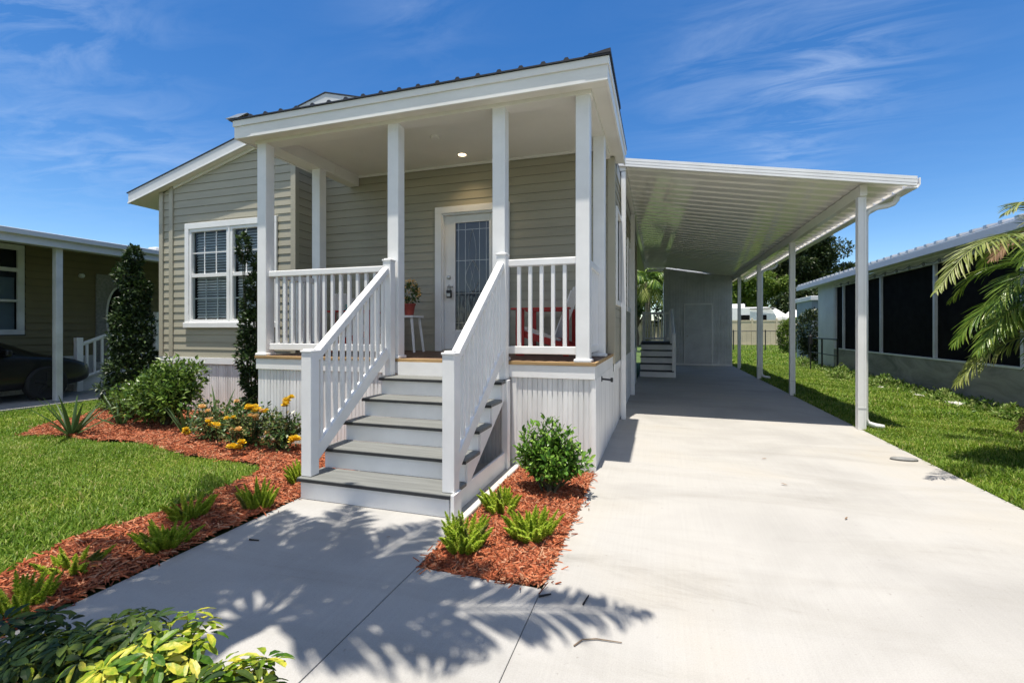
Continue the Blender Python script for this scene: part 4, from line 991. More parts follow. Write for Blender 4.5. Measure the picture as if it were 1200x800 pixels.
# door with an oval glass
w = MB(); w.box(NX + .018, NX + .055, 7.66, 8.66, .62, 2.74); dr = w.build('door', M['slat_grey'], nb, bevel=0.005)
w = MB(); w.add([(NX + .06, 8.16 + .27 * math.cos(t), 1.72 + .72 * math.sin(t)) for t in np.linspace(0, 2 * math.pi, 33)[:-1]] + [(NX + .065, 8.16 + .27 * math.cos(t), 1.72 + .72 * math.sin(t)) for t in np.linspace(0, 2 * math.pi, 33)[:-1]], [tuple(range(32, 64))] + [(i, (i + 1) % 32, 32 + (i + 1) % 32, 32 + i) for i in range(32)]); w.build('oval_glass', M['screen'], dr)
w = MB(); w.tube([(NX + .07, 8.16 + .29 * math.cos(t), 1.72 + .74 * math.sin(t)) for t in np.linspace(0, 2 * math.pi, 33)], .022, 6, cap=False); w.build('glass_ring', M['old_white'], dr)
w = MB(); w.lathe((NX + .02, 7.35, 2.66), [(.02, 0), (.05, .02), (.05, .09), (.03, .11)], 12, 'x'); w.build('wall_lamp', M['old_white'], nb)
# roof over the carport, its fascia and posts
w = MB(); w.prism([(-11.0, -6, 2.98), (-11.0, -6, 3.17), (-13.3, -6, 3.34), (-19, -6, 3.7), (-19, -6, 3.6), (-13.3, -6, 3.25), (-11.02, -6, 2.98)], (0, 17.5, 0)); w.build('roof', M['old_white'], nb, fix=True)
w = MB(); w.box(-11.0, -10.94, -6, 11.5, 2.96, 3.18); w.box(-10.94, -10.86, -6, 11.5, 3.10, 3.20); w.build('fascia', M['fascia_grey'], nb, bevel=0.008)
for y in (5.94, 9.6):
    w = MB(); w.box(-11.2, -11.08, y - .055, y + .055, 0.02, 3.02); w.build('carport_post', M['old_white'], nb, bevel=0.01)
w = MB(); w.box(-12.6, -12.3, 8.6, 9.0, 3.28, 3.52); w.build('roof_vent', M['old_white'], nb, bevel=.03)
settle(nb, (-12.5, 6, 0))
ns = thing('entry_steps', 'white picket stair rail and steps at the ochre house door', 'steps')
for k in range(4):
    m = MB(); m.box(-12.97, -12.48, 7.15 + .28 * k, 8.75, .16 * k + .02, .16 * (k + 1)); m.build('step', M['old_white'], ns)
m = MB(); m.box(-12.46, -12.34, 7.05, 7.17, .02, 1.22); m.build('newel_post', M['white_vinyl'], ns, bevel=.008)
m = MB(); m.box(-12.46, -12.34, 8.75, 8.87, .02, 1.85); m.build('newel_post', M['white_vinyl'], ns, bevel=.008)
m = MB(); m.tube([(-12.40, 7.15, 1.06), (-12.40, 8.75, 1.70)], .045, 6); hr = m.build('handrail', M['white_vinyl'], ns)
m = MB(); m.tube([(-12.40, 7.15, .30), (-12.40, 8.75, .86)], .035, 6); m.build('lower_rail', M['white_vinyl'], ns)
for i in range(10):
    t = (i + .8) / 10.6; m = MB(); y = 7.15 + 1.6 * t; m.box(-12.42, -12.38, y - .02, y + .02, .30 + .56 * t, 1.05 + .64 * t); m.build('baluster', M['white_vinyl'], hr)
m = MB(); m.box(-12.48, -12.45, 7.18, 8.75, .02, .42); m.build('side_board', M['old_white'], ns)
settle(ns, (-12.6, 7.15, .02))
ns.location.y -= .12

# black car under that carport, nose away from the street
car = thing('parked_car', 'black car parked in the shade of the ochre house carport', 'car')
st_ = [  # y, half width, sill z, belt z, roof z, roof half width
    (-2.25, .62, .34, .62, .64, .55), (-2.18, .78, .24, .78, .82, .66), (-1.75, .87, .20, .86, .93, .70), (-1.15, .90, .19, .88, 1.14, .64), (-.55, .91, .19, .89, 1.36, .58), (.05, .91, .19, .89, 1.42, .57), (.55, .91, .19, .88, 1.36, .57), (1.15, .90, .19, .87, 1.06, .63), (1.45, .89, .19, .86, .91, .70), (1.9, .86, .20, .80, .84, .66), (2.2, .78, .25, .68, .71, .58), (2.32, .62, .32, .55, .57, .48)]
V = []; 
for y, hw, s0, b0, r0, rw in st_:
    for x, z in ((-hw * .92, s0), (-hw, s0 + .14), (-hw, b0 - .1), (-hw * .97, b0), (-rw, r0 - .05), (-rw * .72, r0), (rw * .72, r0), (rw, r0 - .05), (hw * .97, b0), (hw, b0 - .1), (hw, s0 + .14), (hw * .92, s0)): V.append((x, y, z))
k = 12; F = [(i * k + j, i * k + (j + 1) % k, (i + 1) * k + (j + 1) % k, (i + 1) * k + j) for i in range(len(st_) - 1) for j in range(k)] + [tuple(range(k))[::-1], tuple(range(len(V) - k, len(V)))]
m = MB(); m.add(V, F); bd = m.build('body', M['car'], car, smooth=True, fix=True)
sb = bd.modifiers.new('sub', 'SUBSURF'); sb.levels = 1; sb.render_levels = 2
for s_ in (-1, 1):
    m = MB(); m.add([(s_ * .905, -.95, .93), (s_ * .91, .95, .92), (s_ * .66, .55, 1.27), (s_ * .63, -.05, 1.345), (s_ * .645, -.5, 1.28)], [(0, 1, 2, 3, 4)]); m.build('side_window', M['screen'], car)
    m = MB(); m.obox((s_ * .62, 2.17, .61), (.16, -.05 * s_, 0), (.01, .05, 0), (0, 0, .05)); m.build('headlight', M['steel'], car, bevel=.02)
    m = MB(); m.obox((s_ * .97, .80, .95), (.09, 0, 0), (0, .05, 0), (0, 0, .06)); m.build('mirror', M['car'], car, bevel=.03)
    for y in (-1.38, 1.42):
        m = MB(); m.lathe((s_ * .84, y, .33), [(.21, -.10), (.30, -.11), (.33, -.08), (.33, .08), (.30, .11), (.21, .10)], 28, 'x'); wh = m.build('wheel', M['rubber'], car, smooth=False)
        m = MB(); m.lathe((s_ * .84, y, .33), [(.225, -.09), (.225, .09)], 28, 'x')
        m.build('rim', M['black_metal'], wh)
        m = MB()
        for i in range(5):
            a = i * 2 * math.pi / 5 + .3
            m.obox((s_ * .94, y + .115 * math.cos(a), .33 + .115 * math.sin(a)), (.012, 0, 0), (0, .105 * math.cos(a), .105 * math.sin(a)), (0, -.025 * math.sin(a), .025 * math.cos(a)))
        m.lathe((s_ * .94, y, .33), [(.05, -.02), (.05, .02)], 14, 'x'); m.build('spokes', M['black_metal'], wh)
car.location = (-12.36, 4.52, .02)

# ------------------------------------------------------------------ screened house beyond the grass strip
rh = thing('screened_house', 'pale house with long dark screened room and ribbed metal roof', 'house')
QX = 5.70
kw = MB(); kw.box(QX, QX + .18, -2, 18.56, -.05, .74); kw.build('knee_wall', M['plaster'], rh, bevel=.006)
kc = MB(); kc.box(QX - .012, QX + .19, -2, 18.56, .741, .775); kc.build('wall_cap', M['pale_wall'], rh)
pw = MB(); pw.box(QX, QX + .18, 18.561, 20.2, -.05, 3.0); pw.box(QX + .181, 9.5, 20.02, 20.2, -.05, 3.0); pw.build('wall', M['pale_wall'], rh)
sc_ = MB(); sc_.box(QX + .08, QX + .09, -2, 18.5, .776, 2.83); sc_.build('screen_panel', M['screen'], rh)
sc_ = MB(); sc_.box(8.2, 8.3, -2, 20, 0, 3.0); sc_.build('inner_wall', M['dark_room'], rh)
for y in (18.52, 17.80, 15.10, 12.5, 9.9, 7.3, 4.7, 2.1):
    q = MB(); q.box(QX + .02, QX + .09 - .011, y - .035, y + .035, .776, 2.83); q.build('mullion', M['old_white'], rh)
tb = MB(); tb.box(QX + .02, QX + .14, -2, 18.56, 2.831, 2.99); tb.build('top_beam', M['old_white'], rh)
rz2 = lambda x: 3.16 + .19 * (x - 5.38)
rr = MB(); rr.prism([(5.38, -2.5, rz2(5.38) - .03), (9.5, -2.5, rz2(9.5) - .03), (9.5, -2.5, rz2(9.5)), (5.38, -2.5, rz2(5.38))], (0, 24.2, 0))
y = -2.4
while y < 21.6:
    pa = np.array([5.36, y, rz2(5.36) + .02]); pb = np.array([9.5, y, rz2(9.5) + .02]); rr.obox((pa + pb) / 2, (pb - pa) / 2, (0, .05, 0), (0, 0, .024)); y += .38
rr.build('roof', M['roof_silver'], rh)
ff = MB(); ff.box(5.34, 5.40, -2.5, 21.7, 2.97, 3.125); ff.build('fascia', M['fascia_grey'], rh, bevel=.006)
ff = MB(); ff.box(5.40, QX + .02, -2.5, 21.68, 2.995, 3.01); ff.build('soffit', M['fascia_grey'], rh)
settle(rh, (7, 10, 0))
li = thing('string_lights', 'dark string of small bulbs hung under the screened house eave', 'string lights')
pts = []; bl = MB()
for i in range(23):
    y = 4.0 + i * .62
    for t in np.linspace(0, 1, 5)[:-1]: pts.append((5.62, y + .62 * t, 2.90 - .06 * math.sin(math.pi * t)))
    bl.lathe((5.62, y, 2.845), [(.008, .05), (.022, .03), (.03, 0.0), (.018, -.03), (.003, -.038)], 8)
m = MB(); m.tube(pts, .007, 5); m.build('cord', M['black_metal'], li); bl.build('bulbs', M['slat_grey'], li)
settle(li, (5.62, 11, 2.8))
bs_ = thing('blue_shed', 'small pale blue flat roofed shed behind the screened house', 'shed')
m = MB(); m.box(6.42, 9.0, 23.6, 26, -.05, 2.68); m.build('wall', M['blue_grey'], bs_)
m = MB(); m.box(6.35, 9.1, 23.5, 26.1, 2.681, 2.88); m.build('roof', M['old_white'], bs_, bevel=.02)
m = MB(); m.box(6.9, 7.6, 23.56, 23.599, .0, 2.1); m.build('door', M['old_white'], bs_)
settle(bs_, (7.7, 24.8, 0))

# ------------------------------------------------------------------ far yard: fences, camper, tent
fn = thing('vinyl_fence', 'tan vinyl privacy fence at the far end of the grass', 'fence')
for i in range(17):
    x = -7.5 + i * 1.9
    m = MB(); m.box(x - .07, x + .07, 44.93, 45.07, -.05, 2.3); m.lathe((x, 45, 2.3), [(.09, 0), (.09, .03), (.02, .09)], 4); m.build('fence_post', M['fence_tan'], fn)
    m = MB()
    for j in range(11): m.box(x + .08 + j * .159, x + .08 + j * .159 + .155, 44.985, 45.015, 0.0, 2.18)
    m.box(x + .07, x + 1.83, 44.96, 44.984, 2.10, 2.22); m.box(x + .07, x + 1.83, 44.96, 44.984, .05, .17); m.build('fence_panel', M['fence_tan'], fn)
settle(fn, (12, 45, 0))
cf = thing('wire_fence', 'thin black wire fence in front of the tan fence', 'fence')
m = MB(); m.tube([(2.7, 34, 1.30), (10.5, 34, 1.30)], .03, 6)
for i in range(28): m.tube([(2.7 + i * .28, 34, .05), (2.7 + i * .28, 34, 1.3)], .004, 4)
for i in range(9): m.tube([(2.7, 34.0, .1 + i * .14), (10.5, 34.0, .1 + i * .14)], .004, 4)
m.build('wire_panel', M['black_metal'], cf)
for x in (2.75, 4.7, 6.6, 8.5, 10.45): m = MB(); m.tube([(x, 34, -.05), (x, 34, 1.38)], .035, 8); m.build('fence_post', M['black_metal'], cf)
settle(cf, (6.5, 34, 0))
rv = thing('camper_trailer', 'white camper trailer parked behind the tan fence', 'camper')
m = MB(); m.prism([(2.6, 51.5, .7), (11.0, 51.5, .7), (11.2, 51.5, 2.2), (10.7, 51.5, 3.3), (10.2, 51.5, 3.62), (2.6, 51.5, 3.62)], (0, 2.5, 0)); m.build('body', M['white_vinyl'], rv, bevel=.06, fix=True)
m = MB(); m.box(7.7, 8.6, 51.44, 51.499, 2.05, 2.85); m.build('window', M['screen'], rv, bevel=.03)
m = MB(); m.box(9.4, 10.1, 51.44, 51.499, 2.2, 2.85); m.build('window', M['screen'], rv, bevel=.03)
m = MB(); m.box(2.7, 10.9, 51.47, 51.499, 1.75, 1.95); m.build('stripe', M['blue_grey'], rv)
m = MB(); m.box(7.0, 8.3, 52.2, 53.3, 3.63, 4.0); m.build('air_conditioner', M['white_vinyl'], rv, bevel=.1)
m = MB(); m.tube([(8.6, 51.4, 3.45), (10.9, 51.35, 3.5)], .06, 8); m.build('awning_roll', M['slat_grey'], rv)
for x in (5.2, 6.1): m = MB(); m.lathe((x, 51.55, .36), [(.2, -.1), (.36, -.1), (.36, .1), (.2, .1)], 18, 'y'); m.build('wheel', M['rubber'], rv)
settle(rv, (7, 52.7, 0))
tn = thing('white_tent', 'white peaked canvas canopy beside the camper behind the fence', 'tent')
m = MB()
for cx, w_ in ((11.3, 1.15), (12.9, .95), (14.4, .9)):
    b = 10
    V = [(cx, 53.5, 3.55)]
    for rr_, zz in ((.25, 3.30), (.6, 2.98), (1.0, 2.62), (1.04, 2.2)):
        for j in range(b): t = 2 * math.pi * j / b; V.append((cx + w_ * rr_ * math.cos(t) * 1.1, 53.5 + w_ * rr_ * math.sin(t), zz + (.08 * math.cos(t * 5) if zz > 2.3 else 0)))
    F = [(0, 1 + j, 1 + (j + 1) % b) for j in range(b)] + [(1 + i * b + j, 1 + i * b + (j + 1) % b, 1 + (i + 1) * b + (j + 1) % b, 1 + (i + 1) * b + j) for i in range(3) for j in range(b)]
    m.add(V, F)
m.build('canopy', M['canvas'], tn, fix=True)
for x, y in ((10.3, 52.6), (12.1, 52.6), (13.7, 52.6), (15.2, 52.6)): m = MB(); m.tube([(x, y, 0), (x, y, 2.3)], .03, 6); m.build('pole', M['steel'], tn)
settle(tn, (12.8, 53.5, 0))
gr = thing('garden_railing', 'low black metal railing beside the pale house corner', 'railing')
m = MB(); m.tube([(5.45, 20.4, 1.08), (5.45, 17.4, 1.08)], .025, 6); m.tube([(5.45, 20.4, .55), (5.45, 17.4, .55)], .018, 6); m.build('rail', M['black_metal'], gr)
for y in (20.4, 18.9, 17.4): m = MB(); m.tube([(5.45, y, -.05), (5.45, y, 1.1)], .028, 6); m.build('post', M['black_metal'], gr)
settle(gr, (5.45, 18.9, 0))
ps = thing('garden_stake', 'thin black garden stake standing in the grass near the dark bush', 'stake')
m = MB(); m.tube([(5.02, 18.6, -.05), (5.02, 18.6, 1.35)], .02, 6); m.build('shaft', M['black_metal'], ps)
m = MB(); m.lathe((5.02, 18.6, .86), [(.02, 0), (.06, .03), (.06, .30), (.03, .36)], 8); m.build('holder', M['black_metal'], ps)
settle(ps, (5.02, 18.6, 0))

# ------------------------------------------------------------------ plants
def shoot_foliage(m, st, blobs, count, per, ln, wd, fine, root_z=.05, reach=1.12):
    """leaves set along separate shoots that run from the middle of the bush out past its outline"""
    sh_ = np.array([b[2] for b in blobs]); sh_ = sh_ / sh_.sum()
    P = []; D = []; U = []; L = []
    for i in range(count):
        c, r, _ = blobs[RNG.choice(len(blobs), p=sh_)]; c = np.array(c); r = np.array(r)
        d = rand_dirs(1)[0]; d[2] = abs(d[2]) * 1.1 - .35; d = norm(d)
        tip = c + d * r * RNG.uniform(.55, reach); tip[2] = max(tip[2], .04)
        a = np.array([c[0] * .25, c[1] * .25, root_z]); mid = a * .4 + c * .6 + d * r * .15
        k = per + int(RNG.integers(-2, 3)); ph = RNG.uniform(0, 6.28)
        if i % 3 == 0: st.tube([a, mid, tip], [.007, .005, .0025], 4)
        for q in range(k):
            f = .30 + .70 * (q + .5) / k
            p = a * (1 - f) ** 2 + 2 * mid * f * (1 - f) + tip * f * f
            tg = norm((mid - a) * (1 - f) + (tip - mid) * f)
            e1 = norm(np.cross(tg, (.31, .17, .93))); e2 = np.cross(tg, e1); b = ph + q * 2.4
            P.append(p); D.append(tg * (.45 + .5 * f) + (e1 * math.cos(b) + e2 * math.sin(b)) * .8 + RNG.normal(0, .15, 3)); U.append(tg + np.array([0, 0, .8]) + RNG.normal(0, .25, 3))
            L.append((1.15 - .45 * f) * RNG.uniform(.6, 1.25))
    L = np.array(L)
    (leaf_fine if fine else leaf_cloud)(m, np.array(P), np.array(D), np.array(U), ln * L, wd * L * RNG.uniform(.8, 1.2, len(L)))
def shrub(name, label, cat, base, blobs, n, mat, ln, wd, seed, stems=5, stem_h=.3, fine=False, group=None, up=.35, shell=.5, shoots=None):
    """blobs: list of (centre, radii, share)"""
    global RNG
    RNG = np.random.default_rng(seed)
    t = thing(name, label, cat, group)
    m = MB(); sm = MB()
    if shoots: shoot_foliage(m, sm, blobs, shoots[0], shoots[1], ln, wd, fine)
    for i, (c, r, sh_) in enumerate(blobs):
        k = int(n * sh_)
        P, d = blob_points(k, c, r, shell, seed=seed * 31 + i)
        P[:, 2] = np.maximum(P[:, 2], .03)
        D = d * .8 + rand_dirs(k) * .75 + np.array([0, 0, up])
        U = rand_dirs(k) * .6 + np.array([0, 0, 1.0]) + d * .5
        (leaf_fine if fine else leaf_cloud)(m, P, D, U, ln * RNG.uniform(.6, 1.2, k), wd * RNG.uniform(.7, 1.2, k))
    m.build('foliage', mat, t)
    m = sm
    for i in range(stems):
        a = RNG.uniform(0, 2 * math.pi); c = blobs[RNG.integers(len(blobs))][0]
        q = np.array(c) + rand_dirs(1)[0] * np.array(blobs[0][1]) * .25
        m.tube([(.05 * math.cos(a), .05 * math.sin(a), -.03), (q[0] * .4, q[1] * .4, stem_h * .6), q], [.014, .011, .006], 6)
    m.build('stem', M['stem'], t)
    t.location = base
    return t
def column_blobs(h, w, n=9, seed=0):
    g = np.random.default_rng(seed); out = []
    for i in range(n):
        f = i / (n - 1); z = .12 + (h - .22) * f
        r = w * (0.96 - .70 * f ** 1.3) * g.uniform(.85, 1.12)
        out.append(((g.normal(0, .05), g.normal(0, .05), z), (r, r, h / n * .95), 1.0 * (1.1 - .7 * f)))
    s_ = sum(o[2] for o in out)
    return [(a, b, c / s_) for a, b, c in out]
shrub('columnar_shrub', 'tall dark conical shrub in front of the ochre house', 'shrub', (-8.95, 5.86, 0), column_blobs(2.75, .56, 10, 1), 9000, M['dark_leaf'], .085, .042, 21, 8, .4, group='tall narrow evergreens')
shrub('columnar_shrub', 'slim tall dark shrub growing between the double window and the porch', 'shrub', (-5.62, 5.3, 0), column_blobs(2.66, .32, 10, 2), 5500, M['dark_leaf'], .08, .04, 22, 6, .4, group='tall narrow evergreens')
shrub('round_bush', 'broad green leafy bush at the corner of the beige house', 'bush', (-6.85, 4.95, 0),
      [((0, 0, .5), (.45, .44, .42), .42), ((-.27, -.05, .36), (.30, .34, .30), .16), ((.26, -.1, .42), (.30, .34, .34), .16), ((.05, .05, .78), (.33, .3, .22), .14), ((.42, .1, .72), (.16, .16, .26), .07), ((-.15, -.25, .3), (.4, .3, .26), .05)], 1500, M['bush_leaf'], .095, .045, 23, 14, .3, shoots=(330, 13))
shrub('low_bush', 'small rounded green bush spilling beside the conical shrub', 'bush', (-7.80, 5.05, 0),
      [((0, 0, .30), (.32, .34, .27), .6), ((.2, .1, .45), (.3, .3, .24), .4)], 700, M['bush_leaf'], .075, .036, 24, 8, .2, shoots=(150, 11))
shrub('viburnum_bush', 'glossy green bush in the mulch square against the white skirting', 'bush', (-.90, 3.92, 0),
      [((0, 0, .28), (.27, .25, .22), .44), ((-.16, 0, .42), (.13, .13, .18), .13), ((0.0, .02, .50), (.11, .11, .17), .13), ((.15, 0, .42), (.12, .12, .16), .12), ((.25, -.02, .30), (.13, .12, .12), .10), ((-.22, .02, .30), (.10, .12, .12), .08)], 500, M['vib_leaf'], .060, .029, 25, 12, .14, fine=True, up=.7, shoots=(250, 14))
shrub('hedge_bush', 'clipped square green hedge near the far wire fence', 'hedge', (7.35, 31, 0), [((0, 0, 1.0), (.75, .7, 1.12), .7), ((.2, 0, 1.6), (.6, .6, .55), .3)], 5000, M['tree_light'], .14, .08, 26, 6, .5)
shrub('dark_bush', 'tall dark loose bush in front of the blue shed', 'bush', (6.15, 22.6, 0), [((0, 0, 1.25), (.62, .5, 1.15), .7), ((.15, 0, .6), (.75, .6, .65), .3)], 4200, M['tree_dark'], .12, .06, 27, 8, .6)
for i, (x, y, s_, lab) in enumerate(((5.25, 13.6, .32, 'weedy clump at the wall near the tall pale pole'), (5.2, 16.3, .38, 'dark leafy weed clump under the black garden railing'), (5.32, 11.2, .22, 'pale weed tuft at the stained wall foot'), (5.35, 9.4, .2, 'small weed tuft at the wall below the palm'), (5.1, 19.9, .42, 'broad weed clump below the blue shed corner'), (4.8, 15.2, .26, 'light green weed clump out in the grass strip'))):
    shrub('weed_clump', lab, 'weeds', (x, y, 0), [((0, 0, s_ * .2), (s_ * 1.2, s_ * 1.9, s_ * .45), .6), ((s_ * .3, s_ * .8, s_ * .3), (s_ * .6, s_ * .7, s_ * .6), .4)], 520, M['weed'], .10, .035, 40 + i, 4, .1, group='weeds along the stained wall')
gwl = MB(); g_ = np.random.default_rng(8); n = 3600
Y = g_.uniform(6, 20, n); X = 5.62 - np.abs(g_.normal(0, .22, n)); Z = np.abs(g_.normal(0, .06, n)); RNG = np.random.default_rng(9)
leaf_cloud(gwl, np.stack([X, Y, Z], 1), rand_dirs(n) + np.array([0, 0, .8]), rand_dirs(n), .08, .04)
tag(gwl.build('weeds', M['weed']), 'low creeping weeds along the foot of the stained wall', 'weeds', kind='stuff')

def rose(label, base, flowers, seed, h=.58, w=.40):
    t = shrub('rose_bush', label, 'rose bush', base, [((0, 0, h * .45), (w, w * .9, h * .42), .5), ((-w * .5, 0, h * .6), (w * .4, w * .4, h * .36), .17), ((w * .45, 0, h * .58), (w * .42, w * .4, h * .38), .17), ((0, -.1, h * .2), (w * .8, w * .6, h * .22), .16)], 350, M['rose_leaf'], .058, .036, seed, 8, .2, group='yellow rose bushes in the mulch', shell=.35, shoots=(70, 12))
    g = np.random.default_rng(seed)
    for (x, y, z, r, c) in flowers:
        m = MB(); P = []; D = []; U = []; L = []
        for b in range(2 if r < .06 else 4):
            p = np.array([x - base[0], y - base[1], z]) + (g.normal(0, r * .62, 3) if b else 0); rb = r * (.72 if b else .85) * g.uniform(.8, 1.1)
            tl = g.normal(0, .25, 2)
            for ring, (k, el, l) in enumerate(((4, 1.40, .55), (6, 1.10, .75), (8, .70, .92), (9, .25, 1.0), (7, -.2, .9))):
                for i in range(k):
                    a = 2 * math.pi * i / k + ring * .7 + g.uniform(-.25, .25)
                    D.append((math.cos(a) * math.cos(el) + tl[0], math.sin(a) * math.cos(el) - .1 + tl[1], math.sin(el))); U.append((-math.cos(a) * .5, -math.sin(a) * .5, 1)); P.append(p - np.array([0, 0, rb * .2])); L.append(rb * l * g.uniform(.8, 1.1))
        L = np.array(L); leaf_fine(m, np.array(P), np.array(D), np.array(U), L, L * .95, fold=.22, droop=-.45)
        m.build('flower', M['yellow_petal'] if c else M['orange_petal'], t)
    m = MB()
    for (x, y, z, r, c) in flowers:
        p = np.array([x - base[0], y - base[1], z - .01]); m.tube([p * (.35, .35, .2), p * (.8, .8, .6), p], [.007, .005, .004], 5)
    m.build('flower_stem', M['stem'], t)
    return t
rose('yellow rose bush next to the sword leaved plant by the skirting', (-5.35, 4.50, 0), [(-5.30, 4.25, .46, .055, 0), (-5.45, 4.15, .17, .06, 1), (-5.02, 4.2, .26, .065, 1), (-5.2, 4.25, .31, .05, 0), (-4.86, 4.35, .53, .045, 0)], 31)
rose('yellow rose bush in the middle below the slim dark shrub', (-4.66, 4.35, 0), [(-4.50, 4.25, .49, .085, 1), (-4.42, 4.2, .40, .06, 0), (-4.45, 4.0, .09, .075, 1), (-4.62, 4.15, .25, .055, 0), (-4.75, 4.2, .37, .05, 1), (-4.35, 4.25, .45, .05, 1)], 32)
rose('leggy yellow rose bush with one tall bloom beside the stair newel', (-4.12, 4.30, 0), [(-4.02, 4.25, .60, .075, 1), (-3.86, 4.15, .20, .07, 1), (-4.25, 4.2, .22, .05, 0)], 33, .52, .27)

def flax(name, label, base, n, L, seed):
    g = np.random.default_rng(seed); t = thing(name, label, 'plant', 'sword leaved plants in the mulch')
    m = MB()
    for i in range(n):
        a = 2 * math.pi * i / n + g.uniform(-.3, .3); el = g.uniform(.55, 1.35); l = L * g.uniform(.75, 1.1); w = .022 * g.uniform(.8, 1.25)
        d = np.array([math.cos(a) * math.cos(el), math.sin(a) * math.cos(el), math.sin(el)]); s_ = np.array([-math.sin(a), math.cos(a), 0]); nn = np.cross(s_, d)
        V = []; ks = 6
        for j in range(ks):
            f = j / (ks - 1); c = d * l * f + np.array([math.cos(a), math.sin(a), -.5]) * (.14 * l * f * f) + np.array([math.cos(a), math.sin(a), 0]) * .02
            ww = w * (1.0 if f < .5 else 1 - (f - .5) * 1.9)
            V += [c - s_ * ww + nn * ww * .3, c - nn * ww * .3, c + s_ * ww + nn * ww * .3]
        F = [q for j in range(ks - 1) for q in ((j * 3, j * 3 + 1, j * 3 + 4, j * 3 + 3), (j * 3 + 1, j * 3 + 2, j * 3 + 5, j * 3 + 4))]
        m.add(V, F)
    m.build('leaves', M['flax'], t); t.location = base
    return t
flax('sword_plant', 'spreading sword leaved plant at the tip of the mulch strip', (-7.40, 4.10, 0), 17, .62, 1)
flax('sword_plant', 'open sword leaved plant between the mulch tip and the broad bush', (-7.45, 4.72, 0), 10, .55, 2)
flax('sword_plant', 'upright sword leaved plant beside the yellow roses', (-6.05, 4.62, 0), 12, .50, 3)
flax('sword_plant', 'narrow sword leaved plant behind the yellow roses against the skirting', (-5.75, 4.85, 0), 7, .66, 4)

def plume_mesh(seed, L):
    g = np.random.default_rng(seed); m = MB(); n = 620
    f = g.random(n) ** .9; a = g.uniform(0, 2 * math.pi, n)
    bend = .16 * L
    P = np.stack([bend * f * f, np.zeros(n), L * f], 1)
    out = np.stack([np.cos(a), np.sin(a), np.full(n, .75)], 1)
    global RNG
    RNG = g
    prof = .030 * np.clip((1.02 - f) * 2.2, 0.05, 1) ** .8 * np.clip(f * 6, .35, 1) + .003
    leaf_cloud(m, P, out, rand_dirs(n), prof * g.uniform(.7, 1.2, n), .006, .1, .05)
    me_n = m
    me_n.tube([(bend * q * q, 0, L * q) for q in np.linspace(0, .97, 7)], [.004] * 7, 4)
    return me_n
def fern(label, base, n, L, seed, spread=.75):
    g = np.random.default_rng(seed); t = thing('foxtail_fern', label, 'fern', 'foxtail ferns along the mulch beds')
    small = .78 if base[0] < -2 else .95; L *= small
    n = int(n * 2.3)
    for i in range(n):
        o = bpy.data.objects.new('frond', PLUMES[3 if g.random() < .07 else int(g.integers(3))]); COL.objects.link(o); o.parent = t
        a = g.uniform(0, 2 * math.pi); r = g.random() ** .5
        q = .105 * r * small; o.location = (q * math.cos(a), q * math.sin(a), -.01)
        o.rotation_euler = (0, g.uniform(.35, 1.0) * spread * (.10 + .70 * r) * .8, a)
        k = L * g.uniform(.55, 1.2); o.scale = (small * (.8 + .3 * g.random()), small * (.8 + .3 * g.random()), k)
    t.location = base
    return t
PLUMES = []
for i in range(3):
    o = plume_mesh(60 + i, 1.0 * .30).build('frond', M['fern']); PLUMES.append(o.data); bpy.data.objects.remove(o)
o = plume_mesh(77, .26).build('frond', M['palm_dry']); PLUMES.append(o.data); bpy.data.objects.remove(o)
fern('upright light green foxtail fern on the mulch bend beside the walkway', (-2.98, 2.86, 0), 19, .85, 1, .55)
fern('yellowish foxtail fern tucked beside the lowest stair newel', (-3.10, 3.45, 0), 14, .8, 2, .7)
fern('foxtail fern at the lawn edge behind another fern in the palm shade', (-3.30, 2.55, 0), 16, .75, 3, 1.0)
fern('spreading foxtail fern in the palm shade right at the walkway edge', (-3.02, 2.17, 0), 18, .72, 4, 1.1)
fern('pale stubby foxtail fern alone on the dark mulch near the lawn', (-3.22, 1.78, 0), 15, .58, 5, 1.2)
fern('shaded foxtail fern behind the dark variegated shrub', (-3.02, 1.46, 0), 12, .75, 6, .9)
fern('dark foxtail fern at the near corner of the mulch square', (-1.20, 2.76, 0), 20, .65, 7, .9)
fern('bright foxtail fern in the mulch square closest to the driveway', (-.82, 3.02, 0), 22, .62, 8, .9)
fern('small yellow green foxtail fern beside the raised concrete edge', (-1.16, 3.40, 0), 15, .58, 9, .8)

